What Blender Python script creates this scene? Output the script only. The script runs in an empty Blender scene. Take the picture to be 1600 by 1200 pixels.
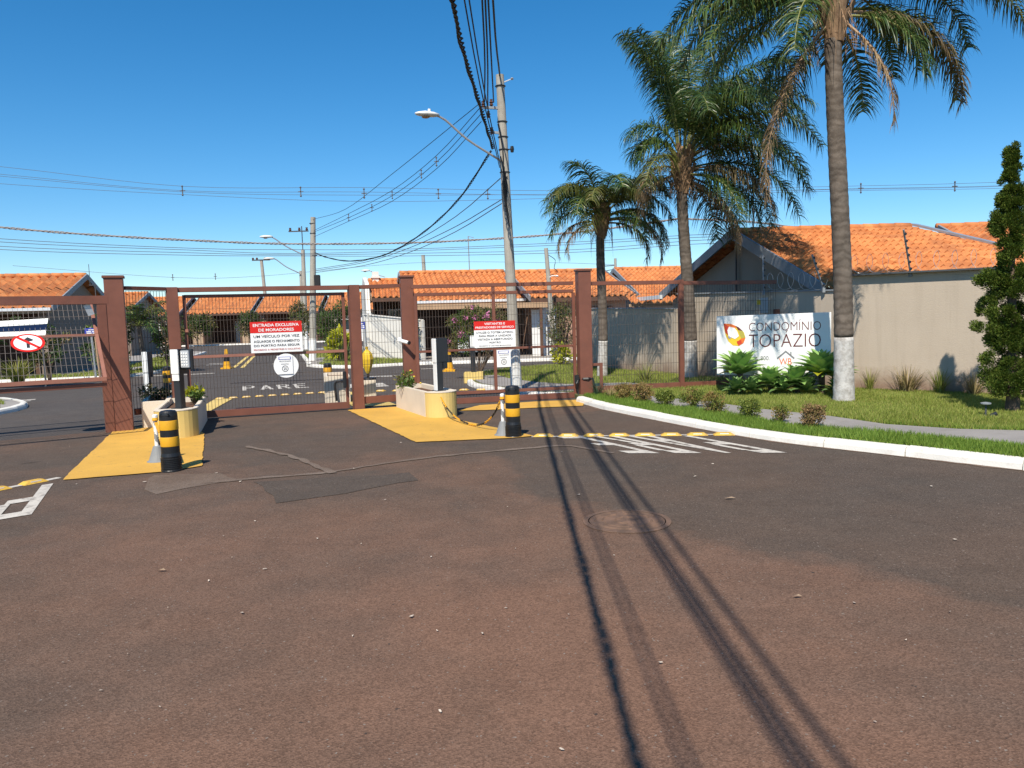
import bpy, bmesh, math, random
import numpy as np
from mathutils import Vector, Matrix
from mathutils.geometry import tessellate_polygon

random.seed(7); rng = np.random.default_rng(7)
R = math.radians
scene = bpy.context.scene
COL = scene.collection

# ------------------------------------------------------------------ camera
cam_d = bpy.data.cameras.new("camera"); cam = bpy.data.objects.new("camera", cam_d); COL.objects.link(cam)
cam_d.sensor_width = 36; cam_d.lens = 27; cam_d.clip_start = .05; cam_d.clip_end = 3000
cam.matrix_world = Matrix.Translation((0, 0, 1.6)) @ Matrix.Rotation(R(90 - 4.906), 4, 'X') @ Matrix.Rotation(-.03, 4, 'Z')
scene.camera = cam

# ------------------------------------------------------------------ sky, sun, exposure
ELEV = R(50); SUN_AZ = math.atan2(-.24, -1.0)
wd = bpy.data.worlds.new("World"); scene.world = wd; wd.use_nodes = True
wn = wd.node_tree; bgn = wn.nodes["Background"]
sky = wn.nodes.new("ShaderNodeTexSky"); sky.sky_type = 'NISHITA'; sky.sun_disc = False
sky.sun_elevation = ELEV; sky.sun_rotation = SUN_AZ
sky.altitude = 600; sky.air_density = 1.0; sky.dust_density = .15; sky.ozone_density = 5.0
hs = wn.nodes.new("ShaderNodeHueSaturation"); hs.inputs["Saturation"].default_value = 1.30; hs.inputs["Hue"].default_value = .495
wn.links.new(sky.outputs[0], hs.inputs["Color"]); wn.links.new(hs.outputs[0], bgn.inputs[0]); bgn.inputs[1].default_value = .102
sd = bpy.data.lights.new("sun", 'SUN'); sun = bpy.data.objects.new("sun", sd); COL.objects.link(sun)
sd.energy = 4.5; sd.angle = R(.5); sd.color = (1, .925, .80)
to_sun = Vector((math.sin(SUN_AZ) * math.cos(ELEV), math.cos(SUN_AZ) * math.cos(ELEV), math.sin(ELEV)))
sun.rotation_euler = to_sun.to_track_quat('Z', 'Y').to_euler()
sun.location = to_sun * 60
scene.view_settings.view_transform = 'Standard'; scene.view_settings.look = 'None'
scene.view_settings.exposure = .5; scene.view_settings.gamma = 1; scene.view_settings.use_curve_mapping = False

# ------------------------------------------------------------------ materials
def nodes_of(m):
    m.use_nodes = True
    t = m.node_tree
    return t, t.nodes["Principled BSDF"], t.nodes, t.links

def noise(t, vec, scale, detail=4, rough=.55):
    n = t.nodes.new("ShaderNodeTexNoise"); n.inputs["Scale"].default_value = scale
    n.inputs["Detail"].default_value = detail; n.inputs["Roughness"].default_value = rough
    t.links.new(vec, n.inputs["Vector"]); return n.outputs["Fac"]

def ramp(t, fac, a, b):
    n = t.nodes.new("ShaderNodeMapRange"); n.inputs[1].default_value = a; n.inputs[2].default_value = b
    t.links.new(fac, n.inputs[0]); return n.outputs[0]

def mixc(t, fac, a, b, mode='MIX'):
    n = t.nodes.new("ShaderNodeMix"); n.data_type = 'RGBA'; n.blend_type = mode
    for s, v in ((n.inputs[0], fac), (n.inputs[6], a), (n.inputs[7], b)):
        if isinstance(v, (int, float)): s.default_value = v
        elif isinstance(v, tuple): s.default_value = (*v[:3], 1)
        else: t.links.new(v, s)
    return n.outputs[2]

def coords(t):
    return t.nodes.new("ShaderNodeTexCoord").outputs["Object"]

def bump(t, bs, fac, strength, dist=.01):
    b = t.nodes.new("ShaderNodeBump"); b.inputs["Strength"].default_value = strength; b.inputs["Distance"].default_value = dist
    t.links.new(fac, b.inputs["Height"]); t.links.new(b.outputs[0], bs.inputs["Normal"])

MATS = {}
def M(name, col, rough=.7, var=.2, scale=3., dirt=None, dscale=2., dlo=.55, dhi=.7, bstr=.0, bscale=80., spec=.4, metal=0, dmax=.8):
    m = bpy.data.materials.new(name); t, bs, N, L = nodes_of(m)
    v = coords(t)
    f = noise(t, v, scale, 5)
    c = mixc(t, ramp(t, f, .3, .7), tuple(x * (1 - var) for x in col), tuple(min(1, x * (1 + var * .6)) for x in col))
    if dirt:
        d = ramp(t, noise(t, v, dscale, 6, .65), dlo, dhi)
        mu = t.nodes.new("ShaderNodeMath"); mu.operation = 'MULTIPLY'; mu.inputs[1].default_value = dmax; L.new(d, mu.inputs[0])
        c = mixc(t, mu.outputs[0], c, dirt)
    L.new(c, bs.inputs["Base Color"])
    bs.inputs["Roughness"].default_value = rough; bs.inputs["Metallic"].default_value = metal
    bs.inputs["Specular IOR Level"].default_value = spec
    if bstr: bump(t, bs, noise(t, v, bscale, 4), bstr)
    MATS[name] = m; return m

def leafmat(name, cols, rough=.5, trans=.25, spec=.3):
    """foliage: colour differs from leaf to leaf, a little light passes through"""
    m = bpy.data.materials.new(name); t, bs, N, L = nodes_of(m)
    g = N.new("ShaderNodeNewGeometry"); r = N.new("ShaderNodeValToRGB")
    e = r.color_ramp.elements; e[0].color = (*cols[0], 1); e[1].color = (*cols[-1], 1)
    for i, c in enumerate(cols[1:-1], 1):
        k = e.new(i / (len(cols) - 1)); k.color = (*c, 1)
    L.new(g.outputs["Random Per Island"], r.inputs[0])
    f = noise(t, coords(t), 1.3, 3)
    c = mixc(t, ramp(t, f, .3, .75), r.outputs[0], (.75, .75, .6), 'MULTIPLY')
    L.new(c, bs.inputs["Base Color"]); bs.inputs["Roughness"].default_value = rough; bs.inputs["Specular IOR Level"].default_value = spec
    tr = N.new("ShaderNodeBsdfTranslucent"); L.new(c, tr.inputs[0])
    mx = N.new("ShaderNodeMixShader"); mx.inputs[0].default_value = trans
    out = N["Material Output"]; L.new(bs.outputs[0], mx.inputs[1]); L.new(tr.outputs[0], mx.inputs[2]); L.new(mx.outputs[0], out.inputs[0])
    MATS[name] = m; return m

def asphalt(name, ca, cb, cdust, dust_lo=.48, dust_hi=.7, big=.35, stain=None, clean=None):
    m = bpy.data.materials.new(name); t, bs, N, L = nodes_of(m); v = coords(t)
    c = mixc(t, ramp(t, noise(t, v, big, 5, .6), .38, .62), ca, cb)
    f = noise(t, v, .45, 6, .62)
    if stain:            # red dirt tracked over the middle of the street
        vm = N.new("ShaderNodeVectorMath"); vm.operation = 'DISTANCE'; vm.inputs[1].default_value = (*stain[:2], 0); L.new(v, vm.inputs[0])
        g = ramp(t, vm.outputs["Value"], stain[2], 0); ad = N.new("ShaderNodeMath"); ad.operation = 'MULTIPLY_ADD'; ad.inputs[1].default_value = .34; L.new(g, ad.inputs[0]); L.new(f, ad.inputs[2]); f = ad.outputs[0]
    if clean:            # greyer, newer surfacing: less red dirt sticks to it
        vm = N.new("ShaderNodeVectorMath"); vm.operation = 'DISTANCE'; vm.inputs[1].default_value = (*clean[:2], 0); L.new(v, vm.inputs[0])
        jn = N.new("ShaderNodeMath"); jn.operation = 'MULTIPLY_ADD'; jn.inputs[1].default_value = 1.6; L.new(noise(t, v, .8, 7, .6), jn.inputs[0]); L.new(vm.outputs["Value"], jn.inputs[2])
        g = ramp(t, jn.outputs[0], clean[2] + .35, clean[2]); ad = N.new("ShaderNodeMath"); ad.operation = 'MULTIPLY_ADD'; ad.inputs[1].default_value = -.32; L.new(g, ad.inputs[0]); L.new(f, ad.inputs[2]); f = ad.outputs[0]
    c = mixc(t, ramp(t, f, dust_lo, dust_hi), c, cdust)
    mot = ramp(t, noise(t, v, 2.6, 7, .72), .25, .75)
    c = mixc(t, mot, mixc(t, 1.0, c, (.80, .79, .78), 'MULTIPLY'), mixc(t, 1.0, c, (1.12, 1.11, 1.10), 'MULTIPLY'))
    vo = N.new("ShaderNodeTexVoronoi"); vo.inputs["Scale"].default_value = 125; L.new(v, vo.inputs["Vector"])
    sep = N.new("ShaderNodeSeparateColor"); L.new(vo.outputs["Color"], sep.inputs[0])
    gr = ramp(t, sep.outputs[0], 0, 1)
    c = mixc(t, gr, mixc(t, 1.0, c, (.70, .69, .68), 'MULTIPLY'), mixc(t, 1.0, c, (1.28, 1.28, 1.28), 'MULTIPLY'))
    c = mixc(t, ramp(t, sep.outputs[1], .99, .998), c, (.22, .18, .15))
    c = mixc(t, ramp(t, noise(t, v, 2.1, 2, .35), .74, .80), c, mixc(t, 1.0, c, (.62, .61, .6), 'MULTIPLY'))
    c = mixc(t, ramp(t, noise(t, v, 22, 3, .5), .70, .76), c, (.045, .036, .031))
    L.new(c, bs.inputs["Base Color"]); bs.inputs["Roughness"].default_value = .93; bs.inputs["Specular IOR Level"].default_value = .2
    bump(t, bs, vo.outputs["Distance"], .5, .005)
    MATS[name] = m; return m

def paintmat(name, col, under=(.08, .065, .055), lo=.60, hi=.70, scale=9, rough=.75):
    m = bpy.data.materials.new(name); t, bs, N, L = nodes_of(m); v = coords(t)
    f = ramp(t, noise(t, v, scale, 8, .75), lo, hi)
    c0 = mixc(t, ramp(t, noise(t, v, 1.6, 5), .3, .7), tuple(x * .8 for x in col), col)
    c0 = mixc(t, ramp(t, noise(t, v, 70, 3), .5, .75), c0, tuple(x * .72 for x in col))
    c = mixc(t, f, c0, under); L.new(c, bs.inputs["Base Color"]); bs.inputs["Roughness"].default_value = rough
    bump(t, bs, noise(t, v, 110, 3), .4, .006)
    MATS[name] = m; return m

asphalt("asphalt", (.104, .073, .055), (.085, .068, .056), (.172, .098, .066), .46, .84, .35, (.3, 3.6, 5.8), (5.6, 9.0, 6.3))
asphalt("asphalt_inner", (.078, .069, .065), (.088, .078, .072), (.096, .078, .068), .5, .75)
asphalt("asphalt_patch", (.080, .063, .052), (.088, .069, .056), (.105, .074, .058), .5, .75)
asphalt("sealant", (.165, .128, .102), (.185, .145, .118), (.14, .10, .076), .45, .65)
paintmat("yellow_paint", (.66, .37, .06), (.20, .135, .065), .58, .76)
paintmat("yellow_stud", (.70, .42, .06), (.25, .17, .08), .52, .68, 14)
paintmat("yellow_paint_pale", (.72, .52, .16), (.2, .15, .08), .6, .74)
paintmat("white_paint", (.60, .55, .48), (.13, .10, .085), .50, .68)
M("kerb_white", (.72, .69, .63), .8, .1, 3, (.34, .24, .17), 4, .54, .76, .25, 60, dmax=.55)
M("brown_metal", (.18, .068, .044), .5, .16, 4, (.12, .06, .045), 5, .56, .74, .08, 40, dmax=.5)
M("brown_metal_pale", (.30, .13, .09), .5, .12, 4, (.2, .1, .08), 6, .6, .75, dmax=.5)
M("wire_grey", (.20, .17, .155), .5, .1, spec=.4)
M("wire_dark", (.075, .055, .045), .55, .1, spec=.4)
M("cream_wall", (.66, .58, .47), .85, .08, 2, (.40, .32, .25), 3, .58, .8, .25, 90, dmax=.45)
M("yellow_wall", (.64, .47, .16), .8, .1, 2, (.42, .28, .10), 4, .6, .8, .25, 90, dmax=.5)
M("kerb_dirt", (.15, .098, .068), .95, .3, 9)
M("soil", (.12, .062, .035), .95, .3, 12, bstr=.6, bscale=40)
M("black_rubber", (.012, .012, .013), .42, .3, 6, (.06, .05, .045), 9, .6, .8, spec=.5, dmax=.4)
M("band_yellow", (.72, .36, .018), .45, .1, 5, (.35, .2, .05), 9, .62, .8, dmax=.4)
M("plastic_grey", (.22, .23, .235), .6, .12, 6, (.14, .13, .12), 6, .55, .8, dmax=.5)
M("plastic_white", (.78, .78, .76), .4, .05)
M("pole_white", (.80, .79, .76), .8, .1, 5, (.4, .36, .31), 5, .6, .8, .2, 60, dmax=.5)
M("totem_black", (.022, .024, .028), .4, .1, 4, spec=.5)
M("totem_grey", (.42, .44, .46), .4, .05)
M("concrete", (.36, .33, .28), .85, .15, 5, (.22, .19, .16), 4, .55, .8, .35, 70, dmax=.5)
M("path_concrete", (.27, .25, .235), .9, .14, 2, (.19, .17, .15), 5, .55, .75, .35, 90, dmax=.6)
M("pavement", (.30, .275, .25), .9, .14, 1.2, (.22, .19, .16), 2, .55, .75, .3, 60, dmax=.5)
M("perimeter_wall", (.48, .40, .315), .9, .05, 1.0, (.41, .335, .26), .8, .52, .75, .35, 45, dmax=.5)
M("metal_grey", (.24, .26, .28), .45, .1, 5, spec=.5)
M("metal_dark", (.07, .075, .08), .5, .1)
M("barge_grey", (.25, .265, .285), .6, .15, 3, (.13, .14, .15), 3, .5, .7, dmax=.6)
M("gutter_white", (.62, .64, .66), .5, .06)
M("galvanised", (.50, .50, .50), .4, .1, 9, metal=.6)
M("lamp_white", (.70, .70, .68), .45, .06)
M("cable_black", (.013, .013, .014), .6, .1)
M("cable_grey", (.10, .10, .11), .6, .1)
M("cable_pale", (.30, .26, .24), .6, .1)
M("insulator", (.10, .045, .03), .3, .2)
M("trunk_palm", (.155, .125, .10), .9, .35, 5, (.08, .062, .048), 6, .5, .7, .5, 30)
M("trunk_paint", (.54, .52, .49), .85, .2, 6, (.22, .19, .16), 9, .44, .66, .5, 30, dmax=.75)
M("bark", (.12, .085, .06), .9, .3, 8, bstr=.5, bscale=40)
M("boot", (.30, .19, .11), .85, .3, 7, (.16, .09, .05), 8, .5, .7, .4, 50)
M("rachis_green", (.20, .20, .06), .5, .2, 8)
M("rachis_dead", (.34, .22, .13), .8, .25, 8)
M("wall_brown", (.25, .19, .15), .85, .1, 1.5, (.15, .11, .085), 2, .55, .75, .2, 50, dmax=.5)
M("wall_tan", (.40, .29, .20), .85, .1, 2, (.3, .21, .15), 2, .55, .75, .2, 50, dmax=.4)
M("wall_beige", (.47, .38, .29), .85, .1, 2, (.36, .28, .21), 2, .55, .75, .2, 50, dmax=.4)
M("wall_pink", (.46, .28, .20), .85, .1, 2)
M("wall_white", (.70, .67, .61), .85, .07, 1.5, (.50, .45, .38), 1.6, .55, .8, .2, 50, dmax=.5)
M("wall_taupe", (.30, .245, .195), .85, .08, 2)
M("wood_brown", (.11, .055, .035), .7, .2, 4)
M("beam_tan", (.42, .27, .16), .75, .12, 3)
M("door_white", (.72, .71, .69), .5, .05)
M("window_glass", (.03, .045, .05), .08, .2, 2, spec=.8)
M("awning_white", (.74, .74, .68), .7, .06)
M("awning_blue", (.008, .018, .05), .9, .1, spec=.05)
M("sign_white", (.80, .80, .79), .45, .03, 2)
M("sign_red", (.62, .018, .012), .45, .05, 2)
M("sign_ink", (.03, .03, .035), .5, .05)
M("sign_redink", (.45, .05, .04), .5, .05)
M("sign_blue", (.03, .05, .38), .45, .05)
M("logo_maroon", (.13, .022, .022), .5, .1)
M("logo_orange", (.72, .16, .03), .5, .05)
M("logo_red", (.55, .05, .02), .5, .05)
M("logo_yellow", (.75, .50, .03), .5, .05)
M("logo_olive", (.42, .36, .06), .5, .05)
M("logo_grey", (.20, .20, .21), .5, .05)
M("logo_lilac", (.32, .30, .38), .5, .05)
M("car_white", (.72, .73, .74), .25, .03, spec=.6)
M("tail_red", (.45, .01, .01), .2, .1, spec=.6)
M("tyre", (.02, .02, .02), .8, .1)
M("bag_yellow", (.72, .47, .03), .55, .15, 5)
M("manhole_iron", (.13, .080, .055), .9, .3, 9, (.19, .11, .072), 7, .42, .6, .5, 80)
M("tar", (.12, .085, .068), .9, .2, 9)
M("flower_pink", (.55, .18, .34), .6, .3, 6)
M("flower_yellow", (.75, .5, .03), .6, .2, 6)
M("leaf_tan", (.36, .25, .16), .8, .2, 9)
M("litter_pale", (.52, .44, .36), .8, .2, 9)
M("lawn_soil", (.13, .14, .045), .95, .3, 4, (.13, .10, .04), 3, .5, .7, .5, 60)
leafmat("palm_leaf", [(0.025, 0.063, 0.021), (0.052, 0.103, 0.025), (0.086, 0.138, 0.032), (0.149, 0.172, 0.040)], .38, .22, .5)
leafmat("palm_leaf_olive", [(0.058, 0.075, 0.020), (0.103, 0.127, 0.029), (0.196, 0.173, 0.040)], .42, .25, .45)
leafmat("palm_dead", [(0.200, 0.125, 0.069), (0.312, 0.206, 0.119), (0.450, 0.325, 0.200), (0.150, 0.106, 0.075)], .75, .2, .2)
leafmat("palm_drying", [(0.120, 0.084, 0.054), (0.192, 0.138, 0.072), (0.096, 0.102, 0.042), (0.264, 0.180, 0.084)], .65, .2, .25)
leafmat("leaf_dark", [(0.028, 0.059, 0.017), (0.049, 0.091, 0.022), (0.084, 0.119, 0.028)], .5, .2)
leafmat("leaf_mid", [(0.054, 0.109, 0.023), (0.093, 0.171, 0.031), (0.171, 0.217, 0.046)], .5, .25)
leafmat("leaf_olive", [(0.075, 0.090, 0.030), (0.135, 0.143, 0.045), (0.210, 0.180, 0.068), (0.240, 0.135, 0.068)], .6, .2)
leafmat("leaf_hedge", [(.10, .15, .03), (.18, .23, .045), (.28, .30, .06)], .55, .25)
leafmat("leaf_hedge_dry", [(.20, .18, .05), (.32, .25, .07), (.36, .21, .09), (.16, .18, .04)], .6, .25)
leafmat("leaf_croton", [(.35, .36, .02), (.55, .52, .03), (.20, .27, .03)], .45, .3)
leafmat("leaf_dry", [(0.299, 0.172, 0.092), (0.391, 0.253, 0.127), (0.230, 0.161, 0.069), (0.138, 0.138, 0.034)], .75, .2)
leafmat("cypress_leaf", [(0.044, 0.087, 0.013), (0.082, 0.137, 0.019), (0.131, 0.181, 0.027), (0.176, 0.198, 0.039)], .55, .2)
leafmat("agave_leaf", [(0.194, 0.341, 0.097), (0.276, 0.454, 0.130), (0.373, 0.551, 0.179)], .42, .15, .45)
leafmat("agave_low", [(0.075, 0.180, 0.060), (0.135, 0.240, 0.075), (0.195, 0.285, 0.090)], .42, .15, .45)
leafmat("grass", [(0.165, 0.220, 0.039), (0.253, 0.319, 0.061), (0.352, 0.407, 0.094), (0.440, 0.396, 0.143)], .6, .3, .2)
leafmat("grass_verge", [(0.115, 0.207, 0.032), (0.184, 0.299, 0.046), (0.276, 0.368, 0.069)], .6, .3, .2)
leafmat("tuft_green", [(0.126, 0.182, 0.035), (0.238, 0.266, 0.056), (0.420, 0.350, 0.126)], .6, .25)
leafmat("tuft_dry", [(0.384, 0.288, 0.144), (0.480, 0.372, 0.204), (0.192, 0.180, 0.060), (0.288, 0.192, 0.120)], .75, .2)
leafmat("yucca", [(.03, .07, .05), (.06, .11, .07), (.10, .13, .06)], .5, .2)

def roofmat():
    m = bpy.data.materials.new("roof_tile"); t, bs, N, L = nodes_of(m); v = coords(t)
    vo = N.new("ShaderNodeTexVoronoi"); vo.inputs["Scale"].default_value = 3.4; L.new(v, vo.inputs["Vector"])
    sep = N.new("ShaderNodeSeparateColor"); L.new(vo.outputs["Color"], sep.inputs[0])
    c = mixc(t, sep.outputs[0], (.50, .175, .058), (.66, .275, .10))
    c = mixc(t, ramp(t, noise(t, v, 1.1, 6, .65), .50, .72), c, (.36, .135, .06))
    c = mixc(t, ramp(t, noise(t, v, 30, 3), .55, .8), c, (.42, .15, .06))
    L.new(c, bs.inputs["Base Color"]); bs.inputs["Roughness"].default_value = .85; bs.inputs["Specular IOR Level"].default_value = .25
    MATS["roof_tile"] = m
roofmat()

def wallmat(name):
    """rain streaks below the coping and red splash at the foot of the render"""
    m = MATS[name]; t = m.node_tree; bs = t.nodes["Principled BSDF"]; v = coords(t); src = bs.inputs["Base Color"].links[0].from_socket
    mp = t.nodes.new("ShaderNodeMapping"); mp.inputs["Scale"].default_value = (5, 5, .35); t.links.new(v, mp.inputs[0])
    c = mixc(t, ramp(t, noise(t, mp.outputs[0], 1.0, 6, .7), .50, .82), src, mixc(t, 1.0, src, (.86, .85, .84), 'MULTIPLY'))
    sx_ = t.nodes.new("ShaderNodeSeparateXYZ"); t.links.new(v, sx_.inputs[0]); n = noise(t, v, 2.2, 6, .7)
    ad = t.nodes.new("ShaderNodeMath"); ad.operation = 'MULTIPLY_ADD'; ad.inputs[1].default_value = -.9; t.links.new(n, ad.inputs[0]); t.links.new(sx_.outputs[2], ad.inputs[2])
    c = mixc(t, ramp(t, ad.outputs[0], .05, -.38), c, (.27, .185, .135)); t.links.new(c, bs.inputs["Base Color"])
wallmat("perimeter_wall")

def trunkmat(name, base):
    m = MATS[base].copy(); m.name = name; t = m.node_tree; bs = t.nodes["Principled BSDF"]
    v = coords(t); w = t.nodes.new("ShaderNodeTexWave"); w.wave_type = 'BANDS'; w.bands_direction = 'Z'
    w.inputs["Scale"].default_value = 2.6; w.inputs["Distortion"].default_value = 6.5; w.inputs["Detail"].default_value = 3; w.inputs["Detail Scale"].default_value = 2
    t.links.new(v, w.inputs["Vector"])
    src = bs.inputs["Base Color"].links[0].from_socket
    c = mixc(t, ramp(t, w.outputs["Fac"], .1, .8), mixc(t, 1.0, src, (.74, .72, .70), 'MULTIPLY'), src)
    t.links.new(c, bs.inputs["Base Color"]); MATS[name] = m
trunkmat("trunk_ringed", "trunk_palm")

# ------------------------------------------------------------------ mesh helpers
class MB:
    def __init__(s): s.v = []; s.f = []; s.m = []
    def add(s, vs, fs, m=0):
        k = len(s.v); s.v.extend([tuple(p) for p in vs]); s.f.extend([tuple(i + k for i in f) for f in fs]); s.m.extend([m] * len(fs)); return s
    def box(s, x0, x1, y0, y1, z0, z1, m=0):
        return s.add([(x0, y0, z0), (x1, y0, z0), (x1, y1, z0), (x0, y1, z0), (x0, y0, z1), (x1, y0, z1), (x1, y1, z1), (x0, y1, z1)],
                     [(0, 3, 2, 1), (4, 5, 6, 7), (0, 1, 5, 4), (1, 2, 6, 5), (2, 3, 7, 6), (3, 0, 4, 7)], m)
    def bar(s, p, q, w, h, m=0, up=(0, 0, 1)):
        p = Vector(p); q = Vector(q); d = (q - p).normalized(); u = Vector(up)
        a = d.cross(u)
        if a.length < 1e-4: a = d.cross(Vector((0, 1, 0)))
        a.normalize(); b = a.cross(d); a *= w / 2; b *= h / 2
        return s.add([p - a - b, p + a - b, p + a + b, p - a + b, q - a - b, q + a - b, q + a + b, q - a + b],
                     [(0, 3, 2, 1), (4, 5, 6, 7), (0, 1, 5, 4), (1, 2, 6, 5), (2, 3, 7, 6), (3, 0, 4, 7)], m)
    def tube(s, pts, r, n=6, m=0, cap=True):
        pts = [Vector(p) for p in pts]; k = len(pts); vs = []; fs = []
        rs = r if isinstance(r, (list, tuple)) else [r] * k
        ref = None
        for i, p in enumerate(pts):
            d = (pts[min(i + 1, k - 1)] - pts[max(i - 1, 0)]).normalized()
            if ref is None: ref = Vector((0, 0, 1)) if abs(d.z) < .9 else Vector((1, 0, 0))
            a = d.cross(ref).normalized(); b = d.cross(a).normalized(); ref = ref if abs(d.dot(ref)) < .95 else b
            for j in range(n):
                t = 2 * math.pi * j / n; vs.append(p + a * (rs[i] * math.cos(t)) + b * (rs[i] * math.sin(t)))
        for i in range(k - 1):
            for j in range(n):
                fs.append((i * n + j, i * n + (j + 1) % n, (i + 1) * n + (j + 1) % n, (i + 1) * n + j))
        if cap: fs.append(tuple(range(n - 1, -1, -1))); fs.append(tuple((k - 1) * n + j for j in range(n)))
        return s.add(vs, fs, m)
    def lathe(s, prof, n=16, c=(0, 0, 0), m=0):
        vs = []; fs = []; k = len(prof)
        for r, z in prof:
            for j in range(n):
                t = 2 * math.pi * j / n; vs.append((c[0] + r * math.cos(t), c[1] + r * math.sin(t), c[2] + z))
        for i in range(k - 1):
            for j in range(n):
                fs.append((i * n + j, i * n + (j + 1) % n, (i + 1) * n + (j + 1) % n, (i + 1) * n + j))
        fs.append(tuple(range(n - 1, -1, -1))); fs.append(tuple((k - 1) * n + j for j in range(n)))
        return s.add(vs, fs, m)
    def prism(s, poly, z0, z1, m=0, bottom=False):
        a = sum(poly[i][0] * poly[(i + 1) % len(poly)][1] - poly[(i + 1) % len(poly)][0] * poly[i][1] for i in range(len(poly)))
        if a < 0: poly = poly[::-1]
        n = len(poly); vs = [(x, y, z0) for x, y in poly] + [(x, y, z1) for x, y in poly]
        tri = tessellate_polygon([[Vector((x, y, 0)) for x, y in poly]])
        fs = [(i, (i + 1) % n, n + (i + 1) % n, n + i) for i in range(n)]
        for t in tri:
            q = [poly[i] for i in t]
            ar = (q[1][0] - q[0][0]) * (q[2][1] - q[0][1]) - (q[2][0] - q[0][0]) * (q[1][1] - q[0][1])
            t = t if ar > 0 else t[::-1]
            fs.append(tuple(n + i for i in t))
            if bottom: fs.append(tuple(t[::-1]))
        return s.add(vs, fs, m)
    def sheet(s, poly, z, m=0):
        tri = tessellate_polygon([[Vector((x, y, 0)) for x, y in poly]]); fs = []
        for t in tri:
            q = [poly[i] for i in t]
            ar = (q[1][0] - q[0][0]) * (q[2][1] - q[0][1]) - (q[2][0] - q[0][0]) * (q[1][1] - q[0][1])
            fs.append(tuple(t if ar > 0 else t[::-1]))
        return s.add([(x, y, z) for x, y in poly], fs, m)
    def plate(s, P0, ex, ez, poly, th, m=0):
        """polygon given in a plane (ex right, ez up) thickened backwards by th"""
        nrm = ex.cross(ez); P0 = Vector(P0)
        a = sum(poly[i][0] * poly[(i + 1) % len(poly)][1] - poly[(i + 1) % len(poly)][0] * poly[i][1] for i in range(len(poly)))
        if a < 0: poly = poly[::-1]
        n = len(poly); F = [P0 + ex * x + ez * y for x, y in poly]; B = [p - nrm * th for p in F]
        tri = tessellate_polygon([[Vector((x, y, 0)) for x, y in poly]]); fs = []
        for t in tri:
            q = [poly[i] for i in t]
            ar = (q[1][0] - q[0][0]) * (q[2][1] - q[0][1]) - (q[2][0] - q[0][0]) * (q[1][1] - q[0][1])
            t = t if ar > 0 else t[::-1]
            fs.append(tuple(t)); fs.append(tuple(n + i for i in t[::-1]))
        fs += [(i, n + i, n + (i + 1) % n, (i + 1) % n) for i in range(n)]
        return s.add(F + B, fs, m)

def tagit(o, label=None, cat=None, group=None, kind=None):
    for k, v in (('label', label), ('category', cat), ('group', group), ('kind', kind)):
        if v: o[k] = v
    return o

def world_off(o):
    t = Vector((0, 0, 0))
    while o is not None: t += o.location; o = o.parent
    return t

def obj(name, mb, mats, parent=None, loc=None, smooth=False, bev=0, label=None, cat=None, group=None, kind=None):
    """links mb as ONE mesh object; vertices are given in world coordinates"""
    off = world_off(parent) if parent else Vector((0, 0, 0))
    l = Vector(loc) - off if loc is not None else Vector((0, 0, 0))
    tot = off + l
    me = bpy.data.meshes.new(name)
    if isinstance(mb, MB):
        me.from_pydata([(x - tot.x, y - tot.y, z - tot.z) for x, y, z in mb.v], [], mb.f)
        if any(mb.m): me.polygons.foreach_set("material_index", mb.m)
    else:
        V, F = mb; V = np.asarray(V, dtype=np.float32).reshape(-1, 3) - np.array(tot, dtype=np.float32); F = np.asarray(F, dtype=np.int32); k = F.shape[1]
        me.vertices.add(len(V)); me.vertices.foreach_set("co", V.ravel())
        me.loops.add(F.size); me.loops.foreach_set("vertex_index", F.ravel())
        me.polygons.add(len(F)); me.polygons.foreach_set("loop_start", np.arange(len(F), dtype=np.int32) * k)
        me.polygons.foreach_set("loop_total", np.full(len(F), k, dtype=np.int32)); me.update(calc_edges=True)
    for mm in (mats if isinstance(mats, (list, tuple)) else [mats]): me.materials.append(MATS[mm])
    if bev:
        bm = bmesh.new(); bm.from_mesh(me)
        es = [e for e in bm.edges if len(e.link_faces) == 2 and e.calc_face_angle(0) > .7]
        bmesh.ops.bevel(bm, geom=es, offset=bev, segments=2, affect='EDGES', clamp_overlap=True); bm.to_mesh(me); bm.free()
    if smooth: me.polygons.foreach_set("use_smooth", [True] * len(me.polygons))
    me.update()
    o = bpy.data.objects.new(name, me); COL.objects.link(o); o.location = l
    if parent: o.parent = parent
    return tagit(o, label, cat, group, kind)

def thing(name, label, cat, loc=(0, 0, 0), group=None, kind=None):
    o = bpy.data.objects.new(name, None); COL.objects.link(o); o.location = loc; o.empty_display_size = .2
    return tagit(o, label, cat, group, kind)

def struct(name, mb, mats, **k): return obj(name, mb, mats, kind='structure', **k)

def copy_tree(o, parent=None):
    c = o.copy(); COL.objects.link(c)
    if parent: c.parent = parent
    for ch in list(o.children): copy_tree(ch, c)
    return c

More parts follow.
